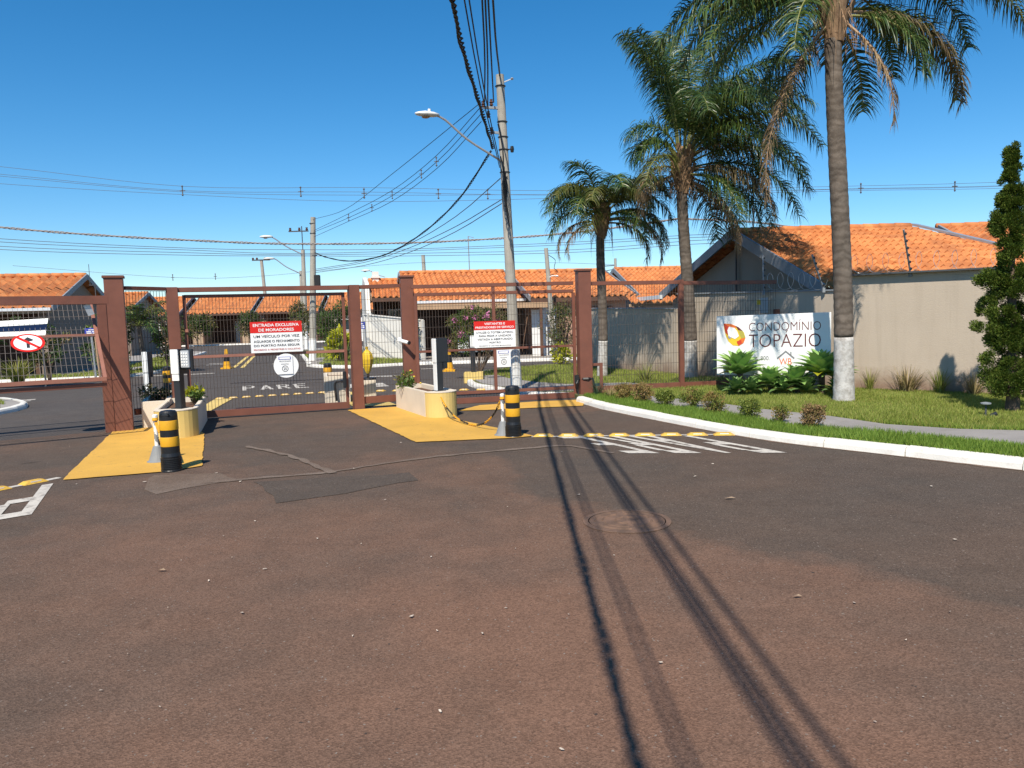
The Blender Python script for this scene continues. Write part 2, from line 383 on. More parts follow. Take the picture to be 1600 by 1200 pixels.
def text(body, parent, mat, name, P0, ex, ez, cx, cy, width, height, off=0.0, rot180=False):
    """flat lettering centred at (cx, cy) of the plane P0 + ex*x + ez*y"""
    cu = bpy.data.curves.new(name, 'FONT'); cu.body = body; cu.size = 1; cu.offset = off; cu.resolution_u = 3
    t = bpy.data.objects.new("tmp_text", cu); COL.objects.link(t)
    dg = bpy.context.evaluated_depsgraph_get(); me = bpy.data.meshes.new_from_object(t.evaluated_get(dg))
    bpy.data.objects.remove(t); bpy.data.curves.remove(cu)
    co = np.array([v.co[:] for v in me.vertices]); lo = co.min(0); hi = co.max(0); sz = np.maximum(hi - lo, 1e-6)
    sx = width / sz[0]; sy = height / sz[1] if height else sx
    P0 = Vector(P0); off0 = world_off(parent) if parent else Vector((0, 0, 0))
    for v in me.vertices:
        x = (v.co.x - (lo[0] + hi[0]) / 2) * sx; y = (v.co.y - (lo[1] + hi[1]) / 2) * sy
        if rot180: x, y = -x, -y
        v.co = P0 + ex * (cx + x) + ez * (cy + y) - off0
    me.materials.clear(); me.materials.append(MATS[mat]); me.update()
    o = bpy.data.objects.new(name, me); COL.objects.link(o)
    if parent: o.parent = parent
    return o

def smooth_path(pts, step=.5):
    """Catmull-Rom through the points"""
    P = [np.array(p, float) for p in pts]; P = [2 * P[0] - P[1]] + P + [2 * P[-1] - P[-2]]; out = []
    for i in range(1, len(P) - 2):
        n = max(2, int(np.linalg.norm(P[i + 1] - P[i]) / step))
        for k in range(n):
            t = k / n
            out.append(.5 * (2 * P[i] + (P[i + 1] - P[i - 1]) * t + (2 * P[i - 1] - 5 * P[i] + 4 * P[i + 1] - P[i + 2]) * t * t + (3 * P[i] - P[i - 1] - 3 * P[i + 1] + P[i + 2]) * t ** 3))
    out.append(P[-2]); return [tuple(p) for p in out]

def inside(P, poly):
    x, y = P[:, 0], P[:, 1]; r = np.zeros(len(P), bool); n = len(poly)
    for i in range(n):
        x1, y1 = poly[i]; x2, y2 = poly[(i + 1) % n]
        c = ((y1 > y) != (y2 > y)) & (x < (x2 - x1) * (y - y1) / (y2 - y1 + 1e-12) + x1); r ^= c
    return r

# ================================================================== GROUND
struct("ground", MB().sheet([(-900, -900), (900, -900), (900, 1500), (-900, 1500)], -.05), "lawn_soil")
struct("road", MB().sheet([(-70, -60), (60, -60), (60, 12.6), (3.0, 12.6), (1.4, 14.2), (.6, 13.95), (-.9, 13.5), (-2, 14.05), (-3, 14.2), (-5.6, 13.2), (-6.4, 12.2), (-8.5, 10.9), (-70, 10.9)], 0), "asphalt")
struct("inner_road", MB().sheet([(-70, 10.9), (-8.5, 10.9), (-6.4, 12.2), (-5.6, 13.2), (-3, 14.2), (-2, 14.05), (-.9, 13.5), (.6, 13.95), (1.4, 14.2), (3.0, 12.6), (60, 12.6), (60, 90), (-70, 90)], 0), "asphalt_inner")

def wob(poly, amp, step=.25):
    """slightly uneven outline"""
    out = []
    for i, a in enumerate(poly):
        b = poly[(i + 1) % len(poly)]; L = math.hypot(b[0] - a[0], b[1] - a[1]); n = max(1, int(L / step))
        for k in range(n):
            t = k / n; out.append((a[0] + (b[0] - a[0]) * t + random.uniform(-amp, amp), a[1] + (b[1] - a[1]) * t + random.uniform(-amp, amp)))
    return out

struct("asphalt_patch", MB().sheet(wob([(-2.67, 7.82), (-1.11, 8.0), (-.93, 7.64), (-2.12, 6.84)], .05), .004), "asphalt_patch")
struct("asphalt_patch", MB().sheet(wob([(-3.95, 8.35), (-3.2, 8.3), (-2.9, 7.9), (-3.5, 7.35), (-3.75, 7.6)], .05), .004), "sealant")
def strip(path, w, z, jit=.02):
    path = smooth_path([(x, y, 0) for x, y in path], .12); L = []; Rr = []
    for i, p in enumerate(path):
        a = path[max(i - 1, 0)]; b = path[min(i + 1, len(path) - 1)]; dx, dy = b[0] - a[0], b[1] - a[1]; l = math.hypot(dx, dy) or 1
        ww = w * random.uniform(.55, 1.2) / 2; j = random.uniform(-jit, jit)
        L.append((p[0] - dy / l * (ww + j), p[1] + dx / l * (ww + j), z)); Rr.append((p[0] + dy / l * (ww - j), p[1] - dx / l * (ww - j), z))
    n = len(path); mb = MB(); mb.add(Rr + L, [(i, i + 1, n + i + 1, n + i) for i in range(n - 1)]); return mb
struct("crack_seal", strip([(-3.2, 7.8), (-2.72, 7.96), (-2.09, 8.13), (-1.47, 8.58), (-.78, 8.99), (-.02, 9.25), (.61, 9.42), (.97, 9.08), (1.15, 8.8)], .10, .007), "sealant")
struct("crack_seal", strip([(-3.56, 10.12), (-2.77, 9.32), (-2.27, 8.59), (-1.95, 8.1)], .09, .010), "sealant")
struct("pavement_edge_strip", strip([(-9.0, 10.6), (-7.6, 10.95), (-6.6, 11.5), (-6.3, 12.0)], .05, .004), "sealant")
struct("island_paint", MB().sheet(wob([(-4.87, 8.16), (-6.36, 12.15), (-5.9, 12.75), (-5.2, 12.4), (-4.62, 11.4), (-3.60, 8.75), (-3.9, 8.47)], .009, .1), .012), "yellow_paint")
struct("island_paint", MB().sheet(wob([(-3.03, 14.0), (-1.29, 10.02), (-.02, 10.13), (.28, 10.26), (-.97, 12.32), (-1.6, 14.2), (-2.2, 14.3)], .009, .1), .012), "yellow_paint")
struct("island_paint", MB().sheet(wob([(-.98, 13.40), (-.46, 13.36), (.5, 13.5), (1.25, 13.57), (1.42, 14.6), (.5, 14.5), (-.6, 14.15)], .009, .1), .012), "yellow_paint")
struct("island_paint", MB().sheet([(-6.1, 14.7), (-5.75, 14.5), (-6.2, 17.0), (-6.6, 17.0)], .012), "yellow_paint_pale")
struct("island_paint", MB().sheet([(-3.0, 14.5), (-2.2, 14.6), (-3.5, 17.7), (-4.4, 17.7)], .012), "yellow_paint_pale")
# lettering on the road
EX = Vector((1, 0, 0)); EY = Vector((0, 1, 0))
def road_word(body, P0, ex, ey, w, h, z, mat, rot=True):
    o = text(body, None, mat, "road_lettering", (P0[0], P0[1], z), ex, ey, 0, 0, w, h, .035, rot); o['kind'] = 'structure'; return o
ux = Vector((.985, -.15, 0)).normalized(); uy = Vector((-.02, 1, 0)).normalized()
P_ = lambda ox, oy: [[(x + ox, y + oy) for x, y in q] for q in ([(0, 0), (.16, 0), (.16, 1), (0, 1)], [(.16, .84), (.55, .84), (.55, 1), (.16, 1)], [(.16, .42), (.55, .42), (.55, .56), (.16, .56)], [(.41, .56), (.55, .56), (.55, .84), (.41, .84)])]
def block_word(letters, P0, ex, ey, cell, hgt, z, mat, rot=True):
    """road letters of straight strokes; rotated for traffic leaving the gate"""
    G = {'P': [(0, 0, .17, 1), (.17, .86, .5, 1), (.17, .42, .5, .55), (.42, .55, .58, .86)],
         'A': None, 'R': [(0, 0, .17, 1), (.17, .86, .5, 1), (.17, .44, .5, .57), (.42, .57, .58, .86)],
         'E': [(0, 0, .17, 1), (.17, .87, .6, 1), (.17, .44, .5, .56), (.17, 0, .6, .13)]}
    o = thing("road_lettering", None, None, (P0[0], P0[1], z), kind='structure'); n = len(letters)
    for i, ch in enumerate(letters):
        quads = [[(a, b), (c, b), (c, d), (a, d)] for a, b, c, d in (G[ch] or [])]
        if ch == 'A': quads = [[(0, 0), (.17, 0), (.36, 1), (.24, 1)], [(.43, 0), (.6, 0), (.36, 1), (.24, 1)], [(.14, .22), (.46, .22), (.43, .34), (.17, .34)]]
        if ch == 'R': quads.append([(.24, .44), (.40, .44), (.60, 0), (.43, 0)])
        mb = MB()
        for k, q in enumerate(quads):
            pts = []
            for x, y in q:
                u = (i + x * 1.25) * cell - n * cell / 2 + cell * .1; w = (y - .5) * hgt
                if rot: u, w = -u, -w
                p = Vector((P0[0], P0[1], 0)) + ex * u + ey * w; pts.append((p.x, p.y))
            mb.sheet(pts, z + k * .0006)
        obj("letter", mb, mat, o)
block_word("PARE", (1.80, 9.34), ux, Vector((-.48, .88, 0)).normalized(), .47, 1.6, .005, "white_paint")
block_word("PARE", (-5.26, 6.68), Vector((.72, .69, 0)).normalized(), Vector((-.41, .91, 0)), .50, 1.49, .005, "white_paint")
block_word("PARE", (-6.15, 19.9), Vector((.98, .2, 0)), Vector((-.33, .94, 0)), .43, 1.5, .005, "white_paint", False)
# thin painted lines
def line_sheet(a, b, w, z, mat, name="lane_line"):
    a = Vector((*a, 0)); b = Vector((*b, 0)); d = (b - a).normalized(); p = Vector((-d.y, d.x, 0)) * w / 2
    struct(name, MB().sheet([(q.x, q.y) for q in (a - p, b - p, b + p, a + p)], z), mat)
line_sheet((-10.73, 29.64), (-14.91, 44.04), .14, .005, "yellow_paint_pale"); line_sheet((-10.4, 29.64), (-14.58, 44.04), .14, .005, "yellow_paint_pale")
for a, b in (((-12.2, 27.6), (-11.6, 27.8)), ((-11.3, 26.2), (-10.3, 26.6)), ((-12.9, 26.0), (-11.9, 26.2)), ((-13.2, 33.5), (-12.6, 33.6)), ((-9.9, 31.8), (-9.2, 32.0)), ((-12.9, 32.4), (-12.2, 32.6))):
    line_sheet(a, b, .28, .005, "white_paint")
line_sheet((-.1, 25.9), (3.0, 26.2), .1, .005, "white_paint")
line_sheet((-6.6, 5.4), (-5.0, 8.33), .09, .005, "white_paint")
line_sheet((.24, 10.22), (2.86, 9.93), .07, .005, "white_paint")
for i in range(3): line_sheet((-4.3 + i * .75, 20.0 + i * .1), (-3.95 + i * .75, 18.9 + i * .1), .3, .005, "white_paint", "crossing_stripe")
for a, b in (((-4.2, 22.6), (-3.4, 22.6)), ((-3.0, 25.4), (-1.9, 25.6))): line_sheet(a, b, .35, .005, "white_paint")
for i in range(3): line_sheet((-13.6 + i * .1, 17.4 - i * .35), (-11.4 + i * .1, 18.3 - i * .35), .2, .005, "white_paint", "crossing_stripe")
# zigzag shadow of the fence mesh inside the gate, modelled as dark bars
rb = MB()
for i in range(46):
    t = i / 45; x = -7.9 + 4.0 * t; y = 21.6 + .75 * t
    rb.bar((x, y - .12, .006), (x + .05, y + .12, .006), .035, .012)
struct("mesh_shadow_bars", rb, "wire_dark")

# ------------------------------------------------------------------ kerbs, lawns, pavements
def kerb(path, h=.10, w=.13, side=1, mat="kerb_white", stone=1.0):
    root = thing("kerb", None, None, (path[0][0], path[0][1], 0), kind='structure')
    pts = smooth_path([(x, y, 0) for x, y in path], .25); acc = [0]
    for a, b in zip(pts, pts[1:]): acc.append(acc[-1] + math.dist(a, b))
    P = np.array(pts)[:, :2]; A = np.array(acc)
    at = lambda s: np.array((np.interp(s, A, P[:, 0]), np.interp(s, A, P[:, 1])))
    s = 0
    while s < A[-1] - .05:
        L = min(stone * random.uniform(.9, 1.1), A[-1] - s); e = s + L - .012; n = max(2, int(L / .35) + 1); mb = MB(); vs = []
        dz = random.uniform(-.006, .006); dj = random.uniform(-.008, .008)
        for k in range(n):
            q = s + (e - s) * k / (n - 1); p = at(q); d = at(min(q + .05, A[-1])) - at(max(q - .05, 0)); d /= (np.linalg.norm(d) + 1e-9); nn = np.array((-d[1], d[0])) * side
            for o_, z in ((0, -.02), (.012, h * .55), (.03, h * .88), (.055, h), (w, h + .004), (w, -.02)):
                c = p + nn * (o_ + dj); vs.append((c[0], c[1], z + (dz if z > 0 else 0)))
        fs = []
        for k in range(n - 1):
            for j in range(5): fs.append((k * 6 + j, (k + 1) * 6 + j, (k + 1) * 6 + j + 1, k * 6 + j + 1) if side < 0 else (k * 6 + j, k * 6 + j + 1, (k + 1) * 6 + j + 1, (k + 1) * 6 + j))
        fs += [tuple(range(6)), tuple((n - 1) * 6 + j for j in range(5, -1, -1))]
        mb.add(vs, fs); obj("kerb_stone", mb, mat, root)
        s += L
    return root

KR = [(1.18, 14.3), (1.34, 13.7), (1.53, 13.0), (2.12, 11.55), (2.64, 10.35), (2.95, 9.72), (3.34, 9.08), (3.99, 8.30), (4.86, 7.24), (6.4, 5.3), (8.2, 2.9), (10, 0)]
kerb(KR, side=1)
def offs(path, d):
    out = []
    for i, p in enumerate(path):
        a = path[max(i - 1, 0)]; b = path[min(i + 1, len(path) - 1)]; dx, dy = b[0] - a[0], b[1] - a[1]; l = math.hypot(dx, dy)
        out.append((p[0] - dy / l * d, p[1] + dx / l * d))
    return out
WALL_A, WALL_C, WALL_R = (2.35, 22.3), (6.25, 14.45), (11.2, 9.3)   # perimeter wall line
struct("kerb_dirt", strip(offs(KR[1:], -.015), .07, .004, .02), "kerb_dirt")
LAWN = offs(KR, .125) + [(14, 0), (11.6, 9.2), WALL_C, (4.3, 18.3), WALL_A, (1.9, 24.6), (-.2, 23.1), (-.85, 21.9), (-1.05, 20.2)] + \
       [(-1.0, 19.0), (-.78, 17.9), (-.25, 16.8), (.12, 16.15), (.62, 15.45), (1.2, 15.15)]
struct("lawn", MB().prism(LAWN, -.02, .085), "lawn_soil")
kerb([(-.3, 23.25), (-.95, 22.2), (-1.17, 20.4), (-1.12, 19.0), (-.89, 17.85), (-.34, 16.7), (0, 16.05), (.52, 15.3), (1.1, 15.0)], h=.1, side=1, stone=.9)
PATH = [(2.18, 13.35), (2.36, 12.85), (2.56, 12.4), (2.86, 12.0), (3.36, 10.8), (3.62, 10.1), (4.02, 9.6), (4.70, 8.9), (5.15, 8.4), (6.0, 7.3), (8, 4.2), (11, 0),
        (12.3, 0), (9, 4.8), (6.9, 7.9), (6.05, 8.98), (5.40, 9.25), (4.8, 9.8), (4.47, 10.68), (3.74, 11.85), (3.24, 13.1), (2.86, 13.55), (2.52, 14.1)]
struct("footpath", MB().prism(PATH, .02, .097), "path_concrete")
ISL = [(-.98, 20.3), (-.92, 19.1), (-.70, 18.0), (-.18, 16.95), (.22, 16.25), (.72, 15.62), (1.9, 15.6), (3.0, 16.2), (2.6, 17.0), (1.2, 17.1), (.5, 18.0), (-.1, 19.3), (-.4, 20.6)]
struct("island_paving", MB().prism(ISL, .02, .097), "path_concrete")
# blocks behind the cross street
BLK_C = [(-13.6, 48.5), (-11.8, 42.8), (-8.08, 30.4), (-7.6, 28.9), (-6.96, 27.95), (-5.72, 27.1), (-4.57, 27.5), (-3.7, 27.9), (0, 27.9), (2.35, 28.0), (12, 28.3), (30, 29)]
kerb(BLK_C, side=1, stone=1.4)
struct("pavement", MB().prism(offs(BLK_C, .12) + [(30, 50), (-5, 50)], -.02, .09), "pavement")
BLK_L = [(-40, 23.4), (-20, 24.6), (-14.1, 25.1), (-13.2, 25.5), (-12.75, 26.4), (-12.7, 27.7), (-13.5, 31), (-16.7, 40.1), (-19, 48)]
kerb(BLK_L, side=1, stone=1.4)
struct("pavement", MB().prism(offs(BLK_L, .12) + [(-30, 60), (-60, 60), (-60, 23)], -.02, .09), "pavement")
BLK_T = [(-60, 65.5), (-27, 66.1), (-17, 66.9), (-5, 67.6), (10, 68.4)]
kerb(BLK_T, side=1, stone=2.0)
struct("pavement", MB().prism(offs(BLK_T, .12) + [(10, 95), (-60, 95)], -.02, .09), "pavement")
BLK_N = [(-10.05, 14.6), (-10.13, 15.09), (-10.2, 15.9), (-10.5, 16.6), (-11.3, 17.5), (-12.6, 18.4), (-15, 18.9), (-30, 19.0)]
kerb([(-14, 12.2), (-11, 13.2), (-10.2, 14.1)] + BLK_N[1:], side=1, stone=1.0)
struct("pavement", MB().prism(offs([(-14, 12.2), (-11, 13.2), (-10.2, 14.1)] + BLK_N[1:], .12) + [(-30, 12)], -.02, .09), "pavement")

def grass(name, poly, holes, density, hgt, wid, mat, z=.085, label=None):
    P = np.array(poly); lo = P.min(0); hi = P.max(0); n = int(density * np.prod(hi - lo))
    Q = rng.uniform(lo, hi, (n, 2)); k = inside(Q, poly)
    for h in holes: k &= ~inside(Q, h)
    Q = Q[k]; n = len(Q)
    a = rng.uniform(0, 2 * np.pi, n); h = hgt * rng.uniform(.5, 1.25, n) * (.75 + .5 * (np.sin(Q[:, 0] * 2.1) * np.sin(Q[:, 1] * 1.7) * .5 + .5)); w = wid * rng.uniform(.6, 1.3, n)
    ln = rng.uniform(.1, .75, n) * h; la = rng.uniform(0, 2 * np.pi, n)
    B = np.column_stack([Q, np.full(n, z)]); D = np.column_stack([np.cos(a), np.sin(a), np.zeros(n)]) * w[:, None] / 2
    T = B + np.column_stack([np.cos(la) * ln, np.sin(la) * ln, h])
    V = np.stack([B - D, B + D, T], 1).reshape(-1, 3); F = np.arange(3 * n).reshape(-1, 3)
    return obj(name, (V, F), mat, kind='stuff', label=label)
VERGE = offs(KR[1:10], .115) + [(7.2, 7.6), (6.85, 7.95), (6.05, 9.05), (5.4, 9.3), (4.8, 9.85), (4.45, 10.7), (3.7, 11.9), (3.2, 13.1), (2.5, 14.1), (1.35, 14.6)]
grass("verge_grass", VERGE, [PATH], 5200, .075, .011, "grass_verge")
LAWN_NEAR = [(2.5, 14.1), (2.86, 13.55), (3.24, 13.1), (3.74, 11.85), (4.47, 10.68), (4.8, 9.8), (5.40, 9.25), (6.05, 8.98), (6.9, 7.9), (9.5, 8.5), (9.6, 10.9), WALL_C, (5.7, 15.6), (3.4, 15.3), (1.5, 14.9)]
grass("lawn_grass", LAWN_NEAR, [PATH], 4600, .062, .011, "grass")
LAWN_IN = [(1.5, 14.9), (3.4, 15.3), (5.7, 15.6), (4.3, 18.3), WALL_A, (1.9, 24.5), (-.2, 23.0), (-.85, 21.8), (-.98, 20.2), (-.4, 20.6), (-.1, 19.3), (.5, 18.0), (1.2, 17.1), (2.6, 17.0), (3.0, 16.2), (1.9, 15.6), (1.2, 15.3)]
grass("lawn_grass", LAWN_IN, [], 1500, .065, .016, "grass")
grass("lawn_grass", [(-11.6, 42.6), (-7.95, 30.5), (-6.9, 28.1), (-5.7, 27.25), (-4.5, 27.65), (-3.6, 28.05), (-3.6, 29.9), (-5.2, 32), (-6.2, 33), (-9.6, 43)], [[(-9.5, 34), (-8.6, 30.6), (-7.6, 29.2), (-7.0, 29.6), (-7.6, 31), (-8.3, 34.4)]], 260, .1, .035, "grass", .09)
grass("lawn_grass", [(-22, 24.7), (-14.1, 25.25), (-13.2, 25.7), (-12.9, 26.6), (-12.85, 27.7), (-13.6, 31), (-16.8, 40.1), (-18.4, 40), (-15.5, 31), (-15.3, 26.6), (-22, 26.1)], [[(-14.6, 33), (-14.2, 30), (-13.8, 26.4), (-14.6, 26.2), (-15.2, 30)]], 260, .1, .035, "grass", .09)
grass("lawn_grass", [(1.5, 28.3), (12, 28.6), (12, 29.4), (1.5, 29.2)], [], 260, .1, .035, "grass", .09)
grass("lawn_grass", [(-16, 12.6), (-11, 13.6), (-10.4, 14.4), (-10.4, 15.8), (-11.5, 17.2), (-16, 17.6)], [[(-20, 14.6), (-10.3, 15.6), (-10.4, 16.3), (-20, 15.6)]], 600, .08, .02, "grass", .09)

# ================================================================== PERIMETER WALL AND HOUSES
def seg_wall(mb, a, b, z0, za, zb, th, m=0):
    a = Vector((*a, 0)); b = Vector((*b, 0)); d = (b - a).normalized(); n = Vector((-d.y, d.x, 0)) * th
    if n.y < 0: n = -n
    vs = [(a.x, a.y, z0), (b.x, b.y, z0), (b.x + n.x, b.y + n.y, z0), (a.x + n.x, a.y + n.y, z0), (a.x, a.y, za), (b.x, b.y, zb), (b.x + n.x, b.y + n.y, zb), (a.x + n.x, a.y + n.y, za)]
    fs = [(0, 1, 5, 4), (1, 2, 6, 5), (2, 3, 7, 6), (3, 0, 4, 7), (4, 5, 6, 7)]
    return mb.add(vs, fs, m)
pw = thing("perimeter_wall", "long greyish beige rendered wall bending behind the palms and white name board", "wall", (6.25, 14.45, 0))
WM = (4.12, 18.74)
w1 = MB(); seg_wall(w1, WALL_C, WALL_R, .03, 2.19, 2.12, .18); obj("front_wall", w1, "perimeter_wall", pw)
w2 = MB(); seg_wall(w2, WM, (6.19, 14.57), .03, 2.05, 1.93, .16); obj("side_wall", w2, "perimeter_wall", pw)
w3 = MB(); seg_wall(w3, WALL_A, (4.07, 18.84), .03, 1.80, 1.70, .15); obj("low_wall", w3, "perimeter_wall", pw)
c1 = MB(); c1.bar((6.20, 14.52, 2.205), (11.2, 9.32, 2.135), .26, .03); obj("coping", c1, "metal_dark", pw)
c2 = MB(); c2.bar((4.17, 18.82, 2.065), (6.25, 14.65, 1.945), .24, .03); obj("coping", c2, "metal_grey", pw)
c3 = MB(); c3.bar((2.40, 22.36, 1.812), (4.10, 18.93, 1.712), .22, .025); obj("coping", c3, "metal_grey", pw)

def tiles(mb, A, B, C, D, tw=.22, row=.34, amp=.045, step=.04):
    """wavy clay tiles in stepped courses between eave A-B and ridge D-C"""
    A, B, C, D = map(Vector, (A, B, C, D)); nrm = (B - A).cross(D - A).normalized()
    if nrm.z < 0: nrm = -nrm
    nu = max(2, int((B - A).length / tw)); nr = max(2, int(((D - A).length + (C - B).length) / 2 / row)); K = 4
    for r in range(nr):
        v0 = r / nr; v1 = (r + (1.06 if step >= .01 else 1)) / nr if r < nr - 1 else 1; vs = []; cols = nu * K
        for vv, lift in ((v0, step), (v1, 0)):
            for i in range(cols + 1):
                u = i / cols; ph = (i % K) / K * 2 * math.pi
                p = A.lerp(B, u).lerp(D.lerp(C, u), vv); w = amp * (math.sin(ph) + .35 * math.sin(2 * ph))
                if lift: w += random.uniform(-.003, .003)
                vs.append(p + nrm * (w + lift + .03))
        k = cols + 1
        fs = [(i, i + 1, k + i + 1, k + i) for i in range(cols)]
        if step < .01: mb.add(vs, fs); continue
        # front lip of the course
        base = len(vs); vs += [Vector(vs[i]) - nrm * (step + .004) for i in range(k)]
        fs += [(base + i, base + i + 1, i + 1, i) for i in range(cols)]
        mb.add(vs, fs)
def ridge(mb, a, b, r=.10):
    a, b = Vector(a), Vector(b); n = max(2, int((b - a).length / .4))
    for i in range(n):
        p = a.lerp(b, i / n); q = a.lerp(b, (i + 1.05) / n if i < n - 1 else 1); mb.tube([p + Vector((0, 0, .02)), q + Vector((0, 0, -.005))], [r * .9, r], 8)

# --- corner house behind the wall, its gable towards the palms
gh = thing("corner_house", "house with grey gable boards and bright orange tiled roof rising behind beige wall", "house", (7, 19, 0))
GA, GF, GB, GR = Vector((5.80, 19.9, 3.58)), Vector((6.55, 16.0, 1.99)), Vector((4.85, 24.6, 2.13)), Vector((10.56, 20.4, 3.63))
GFR = Vector((12.6, 16.0, 2.05)); GBR = Vector((9.8, 25, 2.1))
mb = MB(); tiles(mb, GF, GFR, GR, GA, .21, .36); obj("roof_tiles", mb, "roof_tile", gh, kind='stuff')
mb = MB(); tiles(mb, GBR, GB, GA, GR, .21, .36); obj("roof_tiles", mb, "roof_tile", gh, kind='stuff')
mb = MB(); ridge(mb, GA + Vector((0, 0, .05)), GR + Vector((0, 0, .05))); obj("ridge_cap", mb, "roof_tile", gh, smooth=True)
mb = MB(); mb.bar(GA + Vector((-.06, 0, .0)), GF + Vector((-.06, 0, .0)), .05, .26); obj("barge_board", mb, "barge_grey", gh)
mb = MB(); mb.bar(GA + Vector((-.06, .02, .0)), GB + Vector((-.06, 0, .0)), .05, .24); obj("barge_board", mb, "barge_grey", gh)
mb = MB(); mb.bar(GR + Vector((.1, 0, .10)), GFR + Vector((.1, 0, .10)), .22, .05); obj("rake_flashing", mb, "galvanised", gh)
mb = MB()
a, f, b = GA + Vector((.35, 0, -.12)), GF + Vector((.35, 0, -.12)), GB + Vector((.35, 0, -.12))
mb.add([(f.x, f.y, 0), (b.x, b.y, 0), b, a, f], [(0, 1, 2, 3, 4)][::1]); mb.add([(f.x, f.y, 0), (12.2, 16.3, 0), (12.2, 16.3, 1.9), f], [(0, 1, 2, 3)]); mb.add([(b.x, b.y, 0), (b.x, b.y, b.z), (9.8, 24.8, 1.9), (9.8, 24.8, 0)], [(0, 1, 2, 3)])
obj("wall", mb, "wall_taupe", gh)
mb = MB(); mb.box(5.95, 5.99, 20.3, 20.36, 1.4, 3.3); obj("downpipe", mb, "metal_dark", gh)
mb = MB(); mb.tube([(6.35, 20.1, 3.4), (6.35, 20.1, 4.95)], .02); obj("mast", mb, "galvanised", gh)
mb = MB(); mb.bar((4.78, 24.3, 2.12), (4.2, 26.5, 2.1), .14, .12); obj("gutter", mb, "gutter_white", gh)
nh = thing("neighbour_house", "orange tiled roof partly hidden by the tall narrow conifer at the right edge", "house", (16, 21, 0))
mb = MB(); tiles(mb, (11.7, 17.6, 2.2), (22, 16.0, 2.2), (23, 22.5, 3.9), (13.0, 23.4, 3.9), .22, .36); obj("roof_tiles", mb, "roof_tile", nh, kind='stuff')
mb = MB(); ridge(mb, (12.9, 23.4, 3.95), (23, 22.5, 3.95)); obj("ridge_cap", mb, "roof_tile", nh, smooth=True)
mb = MB(); mb.bar((12.95, 23.4, 3.92), (11.65, 17.5, 2.2), .06, .2); obj("barge_board", mb, "barge_grey", nh)
mb = MB(); mb.box(12.4, 22, 18.2, 23, 0, 2.2); obj("wall", mb, "wall_taupe", nh)

